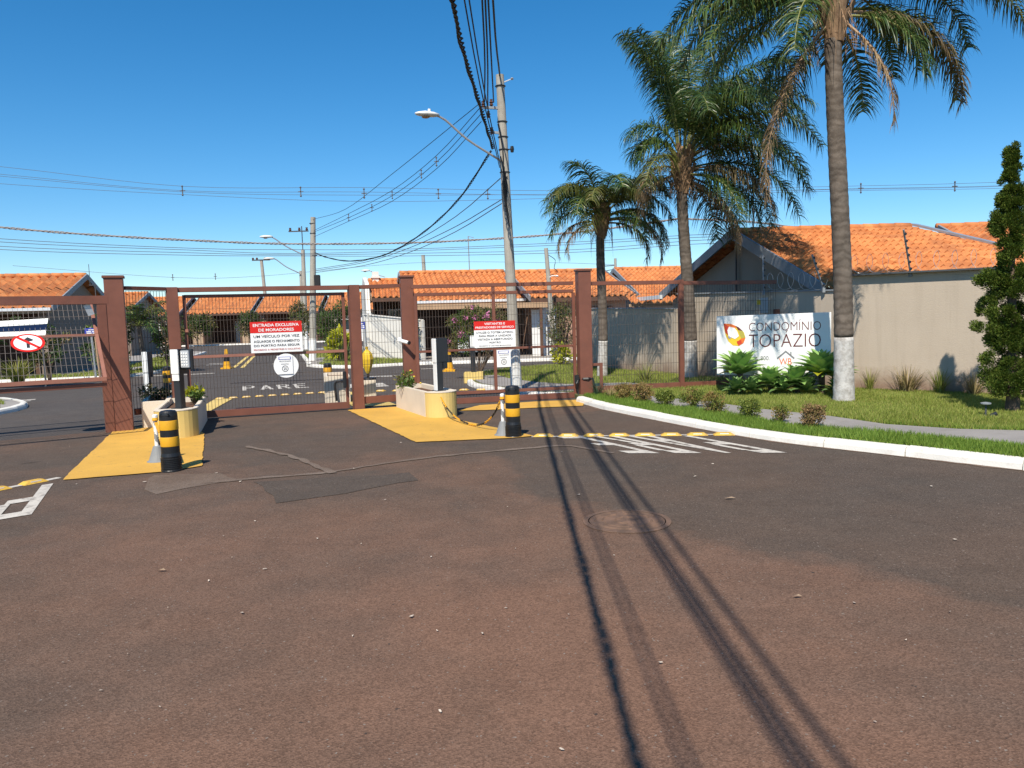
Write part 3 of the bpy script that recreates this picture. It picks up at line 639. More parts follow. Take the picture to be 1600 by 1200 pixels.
def house(name, label, P, rot, w, D, ez, rz, wall="wall_tan", over=.45, porch=None, windows=(), doors=(), end_wall="wall_taupe", tw=.24, row=.36, chimney=None, gut=None, amp=.05, step=.035, porch_mat="wood_brown", barge="barge_grey", parapet=None, group=None):
    """single-storey house: local x along the ridge, y away from the street"""
    root = thing(name, label, "house", (0, 0, 0), group)
    s = .3; h2 = D / 2; e = ez - .1
    def put(n, mb, m, par=None, **k): return obj(n, mb, m, par or root, **k)
    mb = MB(); tiles(mb, (-s, -over, ez), (w + s, -over, ez), (w + s, h2, rz), (-s, h2, rz), tw, row, amp, step); put("roof_tiles", mb, "roof_tile", kind='stuff')
    mb = MB(); tiles(mb, (w + s, D + over, ez), (-s, D + over, ez), (-s, h2, rz), (w + s, h2, rz), tw * 2, row * 2); put("roof_tiles", mb, "roof_tile", kind='stuff')
    mb = MB(); ridge(mb, (-s, h2, rz + .05), (w + s, h2, rz + .05)); put("ridge_cap", mb, "roof_tile", smooth=True)
    for x in (-s - .03, w + s + .03):
        for ya, yb, za, zb in ((-over, h2, ez, rz), (D + over, h2, ez, rz)):
            mb = MB(); mb.bar((x, ya, za), (x, yb + (.003 if ya < 0 else -.003), zb), .05, .2); put("barge_board", mb, barge)
    mb = MB(); mb.bar((-s, -over - .02, ez - .08), (w + s, -over - .02, ez - .08), .04, .16); put("fascia", mb, "beam_tan" if gut else "wood_brown")
    if gut: mb = MB(); mb.bar((-s, -over - .09, ez - .02), (w + s, -over - .09, ez - .02), .1, .1); put("gutter", mb, gut)
    # walls
    px0, px1, pd = porch if porch else (0, 0, 0)
    mb = MB()
    if porch:
        if px0 > .05: mb.box(0, px0, 0, pd, 0, e)
        if px1 < w - .05: mb.box(px1, w, 0, pd, 0, e)
    y0 = pd if porch else 0
    mb.box(0, w, y0, D, 0, e); put("wall", mb, wall)
    for x0, x1 in ((0, .14), (w - .14, w)):
        zt = lambda y: ez + (rz - ez) * (min(y, D - y) + over) / (h2 + over) - .1
        mb = MB(); pr = [(0, e), (D, e), (D, zt(D)), (h2, rz - .12), (0, zt(0))]
        n = len(pr); mb.add([(x0 - .004 * (x0 == 0), y, z) for y, z in pr] + [(x1 + .004 * (x0 > 0), y, z) for y, z in pr], [tuple(range(n)), tuple(range(2 * n - 1, n - 1, -1))] + [(i, n + i, n + (i + 1) % n, (i + 1) % n) for i in range(n)])
        put("gable", mb, end_wall)
    if porch:
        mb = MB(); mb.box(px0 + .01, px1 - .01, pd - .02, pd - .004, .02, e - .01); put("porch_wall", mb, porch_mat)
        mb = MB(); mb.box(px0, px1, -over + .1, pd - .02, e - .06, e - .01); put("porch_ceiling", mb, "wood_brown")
        for x in (px0 + .08, px1 - .08):
            mb = MB(); mb.box(x - .07, x + .07, -.07, .07, 0, e - .06); put("porch_post", mb, "wood_brown")
    for (x, z, ww, hh, yy, fm) in windows:
        mb = MB(); mb.box(x - .06, x + ww + .06, yy - .06, yy - .006, z - .06, z); mb.box(x - .06, x + ww + .06, yy - .06, yy - .006, z + hh, z + hh + .06); mb.box(x - .06, x, yy - .06, yy - .006, z, z + hh); mb.box(x + ww, x + ww + .06, yy - .06, yy - .006, z, z + hh); mb.box(x + ww / 2 - .025, x + ww / 2 + .025, yy - .05, yy - .006, z, z + hh)
        fr = put("window", mb, fm); g = MB(); g.box(x, x + ww, yy - .03, yy - .008, z, z + hh); put("pane", g, "window_glass", fr)
    for (x, ww, hh, yy, dm) in doors:
        mb = MB(); mb.box(x, x + ww, yy - .06, yy - .006, .05, hh); d_ = put("door", mb, dm); g = MB(); g.box(x + ww * .82, x + ww * .88, yy - .1, yy - .06, hh * .46, hh * .53); put("handle", g, "metal_grey", d_)
    if chimney:
        cx, cy, cw, ct = chimney; mb = MB(); mb.box(cx - cw, cx + cw, cy - cw, cy + cw, rz - .5, ct); c_ = put("chimney", mb, "wall_white"); g = MB(); g.box(cx - cw - .06, cx + cw + .06, cy - cw - .06, cy + cw + .06, ct - .3, ct - .22); put("chimney_band", g, "wall_white", c_)
    if parapet: mb = MB(); parapet(mb); put("parapet_wall", mb, "wall_white")
    root.location = P; root.rotation_euler = (0, 0, rot)
    return root
wf = "door_white"
# far row across the end of the street
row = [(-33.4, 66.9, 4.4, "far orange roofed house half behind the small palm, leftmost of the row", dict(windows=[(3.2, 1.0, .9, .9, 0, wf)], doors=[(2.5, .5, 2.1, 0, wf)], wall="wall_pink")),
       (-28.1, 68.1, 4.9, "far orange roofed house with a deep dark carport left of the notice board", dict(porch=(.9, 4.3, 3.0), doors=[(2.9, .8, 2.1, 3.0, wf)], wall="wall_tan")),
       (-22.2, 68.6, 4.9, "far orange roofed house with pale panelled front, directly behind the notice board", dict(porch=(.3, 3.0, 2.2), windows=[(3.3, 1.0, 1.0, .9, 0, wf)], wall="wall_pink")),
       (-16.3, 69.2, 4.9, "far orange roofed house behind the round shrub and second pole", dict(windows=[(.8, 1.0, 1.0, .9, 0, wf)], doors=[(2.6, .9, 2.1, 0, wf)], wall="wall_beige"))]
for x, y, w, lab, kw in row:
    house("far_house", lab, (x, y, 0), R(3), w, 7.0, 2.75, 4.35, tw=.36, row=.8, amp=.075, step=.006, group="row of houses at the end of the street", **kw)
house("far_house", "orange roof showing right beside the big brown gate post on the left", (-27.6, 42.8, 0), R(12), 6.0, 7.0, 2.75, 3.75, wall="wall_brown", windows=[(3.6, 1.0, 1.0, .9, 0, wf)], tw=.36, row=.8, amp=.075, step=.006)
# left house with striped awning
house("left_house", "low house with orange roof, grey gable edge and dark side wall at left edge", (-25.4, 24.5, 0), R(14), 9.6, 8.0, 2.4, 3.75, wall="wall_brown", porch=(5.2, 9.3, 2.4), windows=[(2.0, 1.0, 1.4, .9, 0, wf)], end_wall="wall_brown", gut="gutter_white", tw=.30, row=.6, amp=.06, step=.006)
aw = thing("awning", "white awning with a dark blue stripe hanging in front of the left house", "awning", (-14.5, 21.8, 1.4))
A0, A1, B0, B1 = Vector((-18.5, 21.6, 1.82)), Vector((-13.16, 22.0, 1.98)), Vector((-18.2, 21.1, 1.38)), Vector((-12.99, 21.5, 1.47))
for k, (t0, t1, mt) in enumerate(((0, .30, "awning_white"), (.30, .63, "awning_blue"), (.63, 1, "awning_white"))):
    mb = MB(); q = [A0.lerp(B0, t0), A1.lerp(B1, t0), A1.lerp(B1, t1), A0.lerp(B0, t1)]; n = Vector((0, .01, .008)); mb.add([*q, *[p + n for p in q]], [(3, 2, 1, 0), (4, 5, 6, 7), (0, 1, 5, 4), (1, 2, 6, 5), (2, 3, 7, 6), (3, 0, 4, 7)]); obj("awning_stripe", mb, mt, aw)
for x, y in ((-13.1, 21.55), (-17.9, 21.2)):
    mb = MB(); mb.tube([(x, y, 0.05), (x, y, 1.46)], .025); obj("pole", mb, "metal_dark", aw)
# white walled house, centre house with carport, house right of the pole
def par(mb):
    mb.add([(-.55, -1.6, 0), (-.55, 8.4, 0), (-.55, 8.4, 3.2), (-.55, 4, 3.75), (-.55, .3, 3.3), (-.55, -.4, 2.0), (-.55, -1.6, 1.95),
            (-.38, -1.6, 0), (-.38, 8.4, 0), (-.38, 8.4, 3.2), (-.38, 4, 3.75), (-.38, .3, 3.3), (-.38, -.4, 2.0), (-.38, -1.6, 1.95)],
           [tuple(range(6, -1, -1)), tuple(range(7, 14))] + [(i, (i + 1) % 7, 7 + (i + 1) % 7, 7 + i) for i in range(7)])
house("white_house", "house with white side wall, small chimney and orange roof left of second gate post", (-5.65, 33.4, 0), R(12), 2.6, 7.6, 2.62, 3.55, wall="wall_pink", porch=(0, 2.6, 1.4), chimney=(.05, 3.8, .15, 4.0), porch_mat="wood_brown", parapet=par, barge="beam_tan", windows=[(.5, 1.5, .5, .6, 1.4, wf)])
gw = thing("garden_wall", "white garden wall with a sloping top beside the yucca and lawn", "wall", (-4.5, 30.5, 0))
mb = MB(); seg_wall(mb, (-6.05, 32.0), (-3.4, 29.6), .05, 1.92, 1.62, .15); obj("wall_panel", mb, "wall_white", gw)
mb = MB(); mb.bar((-6.05, 32.08, 1.935), (-3.4, 29.68, 1.635), .2, .03); obj("coping", mb, "wall_white", gw)
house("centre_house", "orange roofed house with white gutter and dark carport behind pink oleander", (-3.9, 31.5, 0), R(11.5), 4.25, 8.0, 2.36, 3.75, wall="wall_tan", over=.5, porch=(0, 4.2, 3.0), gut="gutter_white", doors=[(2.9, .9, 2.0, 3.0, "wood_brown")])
cp = thing("carport", "flat carport roof with tan beam edge right of the concrete pole", "carport", (.9, 31, 0))
mb = MB(); mb.bar((-3.55, 29.55, 2.12), (1.46, 29.75, 2.07), .12, .2); obj("beam", mb, "beam_tan", cp)
mb = MB(); mb.bar((-3.5, 30.6, 2.16), (1.38, 30.75, 2.12), 1.95, .05); obj("flat_roof", mb, "beam_tan", cp)
for x in (1.2, -.4):
    mb = MB(); mb.box(x - .06, x + .06, 29.7, 29.82, .08, 1.97); obj("post", mb, "wood_brown", cp)
mb = MB(); mb.box(.85, 1.45, 30.3, 30.36, .08, 1.9); obj("screen_door", mb, "door_white", cp)
house("right_house", "house with orange roof and grey gable edges seen between pole and third palm", (1.05, 30.6, 0), R(11.5), 3.75, 7.4, 2.34, 3.58, wall="wall_pink", over=.4, end_wall="wall_brown", gut=None, doors=[(.25, .55, 2.0, 0, wf)], windows=[(2.2, 1.1, .9, .8, 0, "wood_brown")])
house("back_house", "orange roof behind the low wall between second and third palm", (6.15, 35.0, 0), R(8), 5.5, 8, 2.3, 3.85, wall="wall_taupe", end_wall="wall_brown")
ps = thing("pergola", "small tiled pergola edge just above the low wall between the palms", "pergola", (4.9, 26, 0))
mb = MB(); tiles(mb, (4.0, 25.4, 1.95), (5.6, 25.2, 1.95), (5.6, 26.4, 2.2), (4.0, 26.6, 2.2), .2, .3); obj("roof_tiles", mb, "roof_tile", ps, kind='stuff')
for x in (4.1, 5.5):
    mb = MB(); mb.box(x - .05, x + .05, 25.5, 25.6, 0, 1.95); obj("post", mb, "wood_brown", ps)
mb = MB(); mb.bar((3.95, 25.55, 1.9), (5.65, 25.4, 1.9), .08, .1); obj("beam", mb, "beam_tan", ps)
# car in the carport
car = thing("parked_car", "white car parked in the dark carport behind oleander, red tail light showing", "car", (-1.2, 30.6, 0))
prof = [(0, .30), (0, .62), (.03, .98), (.12, 1.02), (.32, 1.36), (.7, 1.43), (1.9, 1.42), (2.5, 1.06), (3.4, .95), (3.55, .62), (3.5, .30)]
def car_body(prof, x0, x1, inset, m=0):
    mb = MB(); n = len(prof); vs = []
    for xx, sc in ((x0, inset), (x0 + .08, 0), (x1 - .08, 0), (x1, inset)):
        for y, z in prof:
            vs.append((xx, 30.6 + y * (1 if not sc else .99) + (sc * .4 if y < 1.7 else -sc * .4), z - (sc if z > .9 else 0)))
    fs = [tuple(range(n - 1, -1, -1)), tuple(3 * n + i for i in range(n))]
    for k in range(3):
        for i in range(n): fs.append((k * n + i, k * n + (i + 1) % n, (k + 1) * n + (i + 1) % n, (k + 1) * n + i))
    return mb.add(vs, fs, m)
obj("body", car_body(prof, -2.1, -.5, .05), "car_white", car)
mb = MB(); mb.add([(-1.95, 30.67, 1.06), (-.65, 30.67, 1.06), (-.78, 30.86, 1.34), (-1.82, 30.86, 1.34)], [(0, 1, 2, 3)]); mb.box(-1.9, -.7, 30.72, 30.9, 1.05, 1.07); obj("rear_window", mb, "window_glass", car)
for x in (-2.05, -.72):
    mb = MB(); mb.box(x, x + .18, 30.585, 30.66, .74, .98); obj("tail_light", mb, "tail_red", car, bev=.02)
    mb = MB(); ww = MB(); ww.tube([(x - .02, 31.1, .3), (x + .2, 31.1, .3)], .29, 14); obj("wheel", ww, "tyre", car)
    ww = MB(); ww.tube([(x - .02, 33.5, .3), (x + .2, 33.5, .3)], .29, 14); obj("wheel", ww, "tyre", car)
mb = MB(); mb.box(-2.08, -.52, 30.55, 30.63, .32, .56); obj("bumper", mb, "car_white", car, bev=.03)
mb = MB(); mb.box(-1.5, -1.1, 30.575, 30.598, .62, .74); obj("number_plate", mb, "totem_grey", car)

# ================================================================== GATES AND FENCES
def post(name, label, x, y, w, h, mat="brown_metal", cap=True, ang=0., group=None, cat="post"):
    t = thing(name, label, cat, (x, y, 0), group)
    c, s = math.cos(ang), math.sin(ang)
    def sq(k, z0, z1):
        return MB().prism([(x + (a * c - b * s) * k, y + (a * s + b * c) * k) for a, b in ((-1, -1), (1, -1), (1, 1), (-1, 1))], z0, z1)
    obj("shaft", sq(w / 2, -.02, h), mat, t, bev=.006)
    if cap: obj("cap", sq(w / 2 + .02, h, h + .035), mat, t, bev=.005)
    return t
A1g = R(24)
pl = post("gate_post", "tall brown square gate post beside the raised tilting gate, leftmost capped one", -6.2, 12.16, .27, 2.41, ang=A1g, group="capped brown gate posts")
pm = post("gate_post", "tall brown capped gate post with a white camera on it", -1.94, 14.62, .24, 2.42, ang=R(14), group="capped brown gate posts")
pr_ = post("gate_post", "tall brown capped gate post right of the sliding gate, black strap round its foot", 1.43, 14.95, .25, 2.46, ang=R(10), group="capped brown gate posts")
mb = MB(); mb.lathe([(.15, 0), (.17, .02), (.15, .05)], 10, (1.43, 14.95, .36)); mb.tube([(1.30, 14.86, .40), (1.25, 14.8, .3), (1.28, 14.78, .08)], .018); mb.tube([(1.56, 14.86, .40), (1.6, 14.8, .25), (1.58, 14.78, .05)], .02); mb.box(1.22, 1.30, 14.82, 14.92, .3, .46); obj("strap", mb, "black_rubber", pr_)
ps1 = post("fence_post", "plain brown post at the left side of the residents gate", -5.72, 13.12, .19, 2.29, cap=False, ang=A1g, group="plain brown gate frame posts")
ps2 = post("fence_post", "plain brown post at the right side of the residents gate", -2.86, 14.2, .19, 2.29, cap=False, ang=A1g, group="plain brown gate frame posts")

def mesh_panel(parent, a, b, z0, z1, mat, sp=.055, hz=.2, r=.0028, zb0=None, zb1=None, name="wire_mesh"):
    """welded mesh of square wires between two ground points"""
    a = Vector((*a, 0)); b = Vector((*b, 0)); L = (b - a).length; d = (b - a) / L; mb = MB(); n = int(L / sp); nr = Vector((-d.y, d.x, 0))
    for i in range(n + 1):
        p = a + d * (L * i / n); mb.bar((p.x, p.y, z0), (p.x, p.y, z1), r * 2, r * 2)
    k = max(1, round((z1 - z0) / hz))
    for j in range(k + 1):
        z = z0 + (z1 - z0) * j / k; o_ = nr * (r * 2); mb.bar((a.x + o_.x, a.y + o_.y, z), (b.x + o_.x, b.y + o_.y, z), r * 2, r * 2)
    return obj(name, mb, mat, parent, kind='stuff')

def rail(parent, name, a, b, za, zb, w, h, mat="brown_metal", bev=.004):
    mb = MB(); mb.bar((a[0], a[1], za), (b[0], b[1], zb), w, h); return obj(name, mb, mat, parent, bev=bev)

# raised tilting gate on the left with its frame
U = Vector((.84, .543, 0)).normalized(); NO = Vector((U.y, -U.x, 0))          # along the gate, outwards
tf = thing("gate_portal", "brown steel portal frame over the tilted open gate at left edge", "gate portal", (-6.42, 12.02, 0))
E0 = Vector((-6.26, 12.06, 0)); E1 = E0 - U * 4.0
rail(tf, "top_beam", E1, E0, 2.07, 2.07, .14, .13)
mb = MB(); cc = E0 - U * .1; mb.bar((cc.x, cc.y, -.02), (cc.x, cc.y, 2.0), .15, .13, up=tuple(U)); obj("upright", mb, "brown_metal", tf, bev=.005)
mb = MB(); cc = E1; mb.bar((cc.x, cc.y, -.02), (cc.x, cc.y, 2.0), .15, .13, up=tuple(U)); obj("upright", mb, "brown_metal", tf, bev=.005)
cb = E0 - U * .24; mb = MB(); mb.bar((cb.x, cb.y, 1.84), (cb.x - .05, cb.y - .03, 2.0), .05, .09); obj("pivot_bracket", mb, "galvanised", tf)
mb = MB(); q = E0 - U * .16; mb.bar((q.x, q.y, 2.135), (q.x, q.y, 2.30), .012, .012); mb.bar((q.x - .07, q.y - .04, 2.30), (q.x + .02, q.y + .01, 2.30), .014, .014); mb.bar((q.x - .06, q.y - .03, 2.30), (q.x - .06, q.y - .03, 2.62), .006, .006); obj("antenna", mb, "metal_dark", tf)
tg = thing("tilting_gate", "brown mesh gate tilted half open overhead with a no straight ahead sign", "gate", (-8.2, 10.9, 1.5))
Mr = Vector((-6.36, 11.93, 1.53)) - U * .02; DN = (NO * .80 + Vector((0, 0, -.60))).normalized(); LN = NO.cross(Vector((0, 0, 1))).normalized()
LW = 3.5; dl = 1.06; du = 1.0
def leafpt(u, s): return Mr - U * u + DN * s
for s, nm, w, h in ((0, "mid_rail", .04, .05), (dl, "bottom_rail", .05, .06), (-du, "top_rail", .05, .05)):
    mb = MB(); mb.bar(leafpt(0, s), leafpt(LW, s), w, h); obj(nm, mb, "brown_metal_pale", tg, bev=.004)
mb = MB(); mb.bar(leafpt(0, dl) + Vector((0, 0, -.09)) - NO * .05, leafpt(LW, dl) + Vector((0, 0, -.09)) - NO * .05, .06, .06); obj("counterweight_rail", mb, "brown_metal", tg, bev=.004)
mb = MB(); mb.bar(leafpt(.02, 0), leafpt(.02, dl), .05, .05); obj("stile", mb, "brown_metal_pale", tg, bev=.004)
mb = MB(); mb.bar(leafpt(.02, 0), leafpt(.02, -du), .05, .05); obj("stile", mb, "brown_metal_pale", tg, bev=.004)
mb = MB(); mb.bar(leafpt(LW - .02, -du), leafpt(LW - .02, dl), .05, .05); obj("stile", mb, "brown_metal_pale", tg, bev=.004)
mb = MB()
for i in range(1, 52): mb.bar(leafpt(.02 + (LW - .04) * i / 52, -du), leafpt(.02 + (LW - .04) * i / 52, dl), .0045, .0045)
for j in range(1, 12): mb.bar(leafpt(0, -du + (du + dl) * j / 12) + Vector((0, 0, .006)), leafpt(LW, -du + (du + dl) * j / 12) + Vector((0, 0, .006)), .0045, .0045)
obj("wire_mesh", mb, "wire_grey", tg, kind='stuff')
# round sign on the tilted leaf
FN = (-U).cross(DN).normalized()
FN = FN if FN.z > 0 else -FN
rs = thing("road_sign", "round red ringed sign with slashed black arrow on the tilted gate", "sign", (-7.1, 11.0, 1.4))
RC = Mr - U * .93 + DN * .17 + FN * .03; exs = U; ezs = -DN
circ = lambda r, n=36, cx=0, cy=0: [(cx + r * math.cos(2 * math.pi * i / n), cy + r * math.sin(2 * math.pi * i / n)) for i in range(n)]
mb = MB(); mb.plate(RC, exs, ezs, circ(.215), .004); obj("disc", mb, "sign_red", rs)
mb = MB(); mb.plate(RC + FN * .003, exs, ezs, circ(.178), .002); obj("white_face", mb, "sign_white", rs)
mb = MB(); mb.plate(RC + FN * .006, exs, ezs, [(-.02, -.13), (.02, -.13), (.02, .03), (.045, .03), (.075, .06), (.0, .13), (-.055, .06), (-.02, .05)], .002); obj("arrow", mb, "sign_ink", rs)
mb = MB(); mb.plate(RC + FN * .009, exs, ezs, [(-.145, .115), (-.115, .145), (.145, -.115), (.115, -.145)], .002); obj("slash", mb, "sign_red", rs)

# fixed fence between left post and residents gate
fl = thing("mesh_fence", "narrow brown mesh fence panel behind the left planter", "fence", (-5.95, 12.65, 0))
rail(fl, "top_rail", (-6.12, 12.32), (-5.78, 13.0), 2.26, 2.26, .06, .06); rail(fl, "bottom_rail", (-6.10, 12.34), (-5.78, 13.0), .27, .27, .06, .10)
mesh_panel(fl, (-6.11, 12.34), (-5.78, 13.0), .32, 2.22, "wire_dark")
# residents gate
rg = thing("residents_gate", "closed brown mesh gate under the red and white residents notice", "gate", (-4.3, 13.65, 0))
ga, gb = Vector((-5.58, 13.18, 0)), Vector((-2.98, 14.12, 0)); gd = (gb - ga).normalized(); gn = Vector((gd.y, -gd.x, 0))
rail(rg, "guide_beam", ga - gd * .06, gb + gd * .04, 2.245, 2.245, .1, .08)
la, lb = ga + gd * .03 + gn * -.07, gb - gd * .05 + gn * -.07
rail(rg, "top_rail", la, lb, 2.135, 2.135, .05, .055); rail(rg, "bottom_rail", la, lb, .085, .085, .06, .12); rail(rg, "mid_rail", la + gn * .002, lb + gn * .002, 1.09, 1.09, .045, .05, "brown_metal_pale")
for p in (la, lb):
    mb = MB(); mb.bar((p.x, p.y, .03), (p.x, p.y, 2.16), .05, .055, up=tuple(gd)); obj("stile", mb, "brown_metal", rg, bev=.004)
mesh_panel(rg, la, lb, .14, 2.11, "wire_dark")
lk = gb - gd * .09 + gn * .03; mb = MB(); mb.box(lk.x - .03, lk.x + .03, lk.y - .08, lk.y - .02, .42, .72); obj("lock", mb, "black_rubber", rg, bev=.01)
mb = MB(); mb.bar((la.x, la.y - .03, 1.55), (la.x + .06, la.y - .03, 1.55), .05, .05); obj("latch", mb, "brown_metal_pale", rg)
# fence between residents gate and centre post
fm = thing("mesh_fence", "brown mesh fence panel between residents gate and camera post", "fence", (-2.4, 14.4, 0))
rail(fm, "top_rail", (-2.78, 14.22), (-2.04, 14.56), 2.25, 2.27, .06, .07); rail(fm, "bottom_rail", (-2.78, 14.22), (-2.04, 14.56), .16, .16, .06, .13)
mesh_panel(fm, (-2.78, 14.22), (-2.04, 14.56), .22, 2.22, "wire_dark")
# visitors sliding gate
vg = thing("visitors_gate", "wide brown mesh sliding gate under the visitors notice in front of concrete pole", "gate", (-.25, 14.7, 0))
va, vb = Vector((-1.78, 14.42, 0)), Vector((1.24, 15.02, 0)); vd = (vb - va).normalized(); vn = Vector((vd.y, -vd.x, 0))
rail(vg, "guide_beam", va - vd * .05 + vn * .004, vb + vn * .004, 2.235, 2.24, .06, .07); rail(vg, "top_rail", va, vb, 2.085, 2.09, .05, .06)
rail(vg, "mid_rail", va, vb, 1.02, 1.03, .045, .045); rail(vg, "lower_rail", va, vb, .205, .205, .05, .06); rail(vg, "bottom_rail", va + vn * .003, vb + vn * .003, .055, .06, .06, .11)
for p in (va + vd * .02, vb):
    mb = MB(); mb.bar((p.x, p.y, .02), (p.x, p.y, 2.06), .055, .06, up=tuple(vd)); obj("stile", mb, "brown_metal", vg, bev=.004)
vc = va + vd * 1.50; mb = MB(); mb.bar((vc.x, vc.y, .24), (vc.x, vc.y, 2.2), .05, .06, up=tuple(vd)); obj("stile", mb, "brown_metal", vg, bev=.004)
mesh_panel(vg, va - vn * .03, vb - vn * .03, .1, 2.06, "wire_dark")
# fence to the right
fr1 = thing("mesh_fence", "long brown mesh fence panel in front of the third palm", "fence", (2.4, 15.1, 0))
f0, f1, f2 = (1.56, 14.98), (3.40, 15.33), (5.42, 15.72)
rail(fr1, "top_rail", f0, f1, 2.22, 2.21, .06, .075); rail(fr1, "bottom_rail", f0, f1, .17, .17, .06, .10); mesh_panel(fr1, f0, f1, .22, 2.2, "wire_dark")
mb = MB(); mb.box(1.72, 1.78, 14.95, 15.01, .08, .68); obj("stub_post", mb, "brown_metal", fr1); mb = MB(); mb.bar((1.5, 14.96, .65), (1.78, 14.98, .65), .05, .05); obj("stub_rail", mb, "brown_metal", fr1)
mb = MB(); mb.bar((1.6, 14.75, .10), (2.55, 14.85, .10), .07, .08); obj("ground_rail", mb, "brown_metal", fr1)
fr2 = thing("mesh_fence", "brown mesh fence panel ending behind the white name board", "fence", (4.4, 15.5, 0))
rail(fr2, "top_rail", f1, f2, 2.19, 2.17, .06, .075); rail(fr2, "bottom_rail", f1, f2, .17, .16, .06, .09); mesh_panel(fr2, f1, f2, .22, 2.2, "wire_dark")
post("fence_post", "thin brown fence post beside the middle palm", 3.40, 15.33, .095, 2.26, cap=False, ang=R(11), group="thin brown fence posts")
post("fence_post", "thin brown fence post just above the white name board", 5.44, 15.72, .095, 1.62, cap=False, ang=R(11), group="thin brown fence posts")

# ------------------------------------------------------------------ notices
def board(name, label, P, ex, w, h, th=.006, mat="sign_white"):
    """P = top left corner, facing the camera"""
    t = thing(name, label, "sign", P); ez = Vector((0, 0, 1)); P = Vector(P)
    mb = MB(); mb.plate(P, ex, ez, [(0, -h), (w, -h), (w, 0), (0, 0)], th); obj("panel", mb, mat, t); return t, P, ez, ex.cross(ez)
exc = gd
t, P, ez, nn = board("notice_board", "white notice with red header ENTRADA EXCLUSIVA DE MORADORES on residents gate", Vector((-4.56, 13.50, 1.665)), exc, .88, .545)
mb = MB(); mb.plate(P + nn * .0025, exc, ez, [(0, -.195), (.88, -.195), (.88, 0), (0, 0)], .002); obj("red_header", mb, "sign_red", t)
Q = P + nn * .0045
for s, fy, w, h, m, o_ in (("ENTRADA EXCLUSIVA", .060, .78, .052, "sign_white", .02), ("DE MORADORES", .145, .60, .052, "sign_white", .02), ("UM VEÍCULO POR VEZ", .252, .78, .056, "sign_ink", .006), ("AGUARDE O FECHAMENTO", .345, .78, .042, "sign_ink", .01), ("DO PORTÃO PARA SEGUIR", .415, .78, .048, "sign_ink", .01), ("PROIBIDO A PEDESTRES E CICLISTAS", .492, .79, .028, "sign_redink", .008)):
    text(s, t, m, "lettering", Q, exc, ez, .44, -fy, w, h, o_)
t, P, ez, nn = board("notice_board", "white notice with red header VISITANTES E PRESTADORES DE SERVIÇO on sliding gate", Vector((-.69, 14.60, 1.555)), vd, .80, .50)
mb = MB(); mb.plate(P + nn * .0025, vd, ez, [(0, -.165), (.80, -.165), (.80, 0), (0, 0)], .002); obj("red_header", mb, "sign_red", t)
Q = P + nn * .0045
for s, fy, w, h, m, o_ in (("VISITANTES E", .050, .40, .042, "sign_white", .02), ("PRESTADORES DE SERVIÇO", .122, .74, .046, "sign_white", .02), ("UTILIZE O TOTEM LATERAL", .215, .72, .036, "sign_ink", .006), ("PARA PEDIR A UNIDADE", .280, .62, .036, "sign_ink", .006), ("VISITADA A ABERTURADO", .345, .68, .036, "sign_ink", .006), ("PORTÃO", .405, .22, .040, "sign_ink", .006), ("PROIBIDO O USO POR MORADORES", .468, .62, .018, "sign_ink", .004)):
    text(s, t, m, "lettering", Q, vd, ez, .40, -fy, w, h, o_)
def speed_plate(label, P, ex):
    t, P, ez, nn = board("speed_plate", label, P, ex, .27, .33); Q = P + nn * .003
    mb = MB(); mb.plate(Q, ex, ez, [(.03, -.07), (.24, -.07), (.24, -.02), (.03, -.02)], .002); obj("blue_box", mb, "sign_blue", t)
    mb = MB(); mb.plate(Q + nn * .0015, ex, ez, [(.042, -.062), (.228, -.062), (.228, -.028), (.042, -.028)], .001); obj("box_face", mb, "sign_white", t)
    text("VELOCIDADE", t, "sign_ink", "lettering", Q, ex, ez, .135, -.10, .2, .022); text("MÁXIMA", t, "sign_ink", "lettering", Q, ex, ez, .135, -.148, .13, .026)
    mb = MB(); k = 28; o_ = [(.135 + .055 * math.cos(2 * math.pi * i / k), -.232 + .055 * math.sin(2 * math.pi * i / k)) for i in range(k)]; n_ = [(.135 + .046 * math.cos(2 * math.pi * i / k), -.232 + .046 * math.sin(2 * math.pi * i / k)) for i in range(k)]
    vs = [Q + ex * a + ez * b for a, b in o_ + n_]; mb.add(vs, [(i, (i + 1) % k, k + (i + 1) % k, k + i) for i in range(k)]); obj("ring", mb, "sign_ink", t)
    text("20", t, "sign_ink", "lettering", Q, ex, ez, .135, -.232, .055, .05); return t
speed_plate("small white 20 speed plate hung under the visitors notice", Vector((-.275, 14.685, 1.0)), vd)
speed_plate("small white 20 speed plate on a pale disc under the residents notice", Vector((-4.16, 13.63, 1.055)), gd)
mb = MB(); mb.plate(Vector((-4.02, 13.70, .875)), gd, Vector((0, 0, 1)), circ(.215), .004); obj("round_plate", mb, "sign_white", loc=(-4.02, 13.7, .875), label="pale round plate behind the speed plate on the residents gate", cat="sign")
# ------------------------------------------------------------------ name board of the condominium
SP0 = Vector((3.94, 14.70, 1.515)); SP1 = Vector((5.81, 13.93, 1.545)); sx = Vector((SP1.x - SP0.x, SP1.y - SP0.y, 0)).normalized(); SW = 2.02; SH = 1.12; sn = sx.cross(Vector((0, 0, 1)))
nb = thing("name_board", "large white board lettered CONDOMÍNIO TOPÁZIO with an orange gem above the agaves", "sign", (4.9, 14.3, 0)); ez = Vector((0, 0, 1))
mb = MB(); mb.plate(SP0, sx, ez, [(0, -SH), (SW, -SH), (SW, .02), (0, 0)], .05); obj("panel", mb, "sign_white", nb, bev=.004)
for u in (.25, 1.75):
    mb = MB(); p = SP0 + sx * u - sn * .08; mb.bar((p.x, p.y, .05), (p.x, p.y, 1.3), .06, .06); obj("leg", mb, "metal_grey", nb)
Q = SP0 + sn * .003
text("CONDOMÍNIO", nb, "logo_maroon", "lettering", Q, sx, ez, 1.22, -.195, 1.26, .20, -.012)
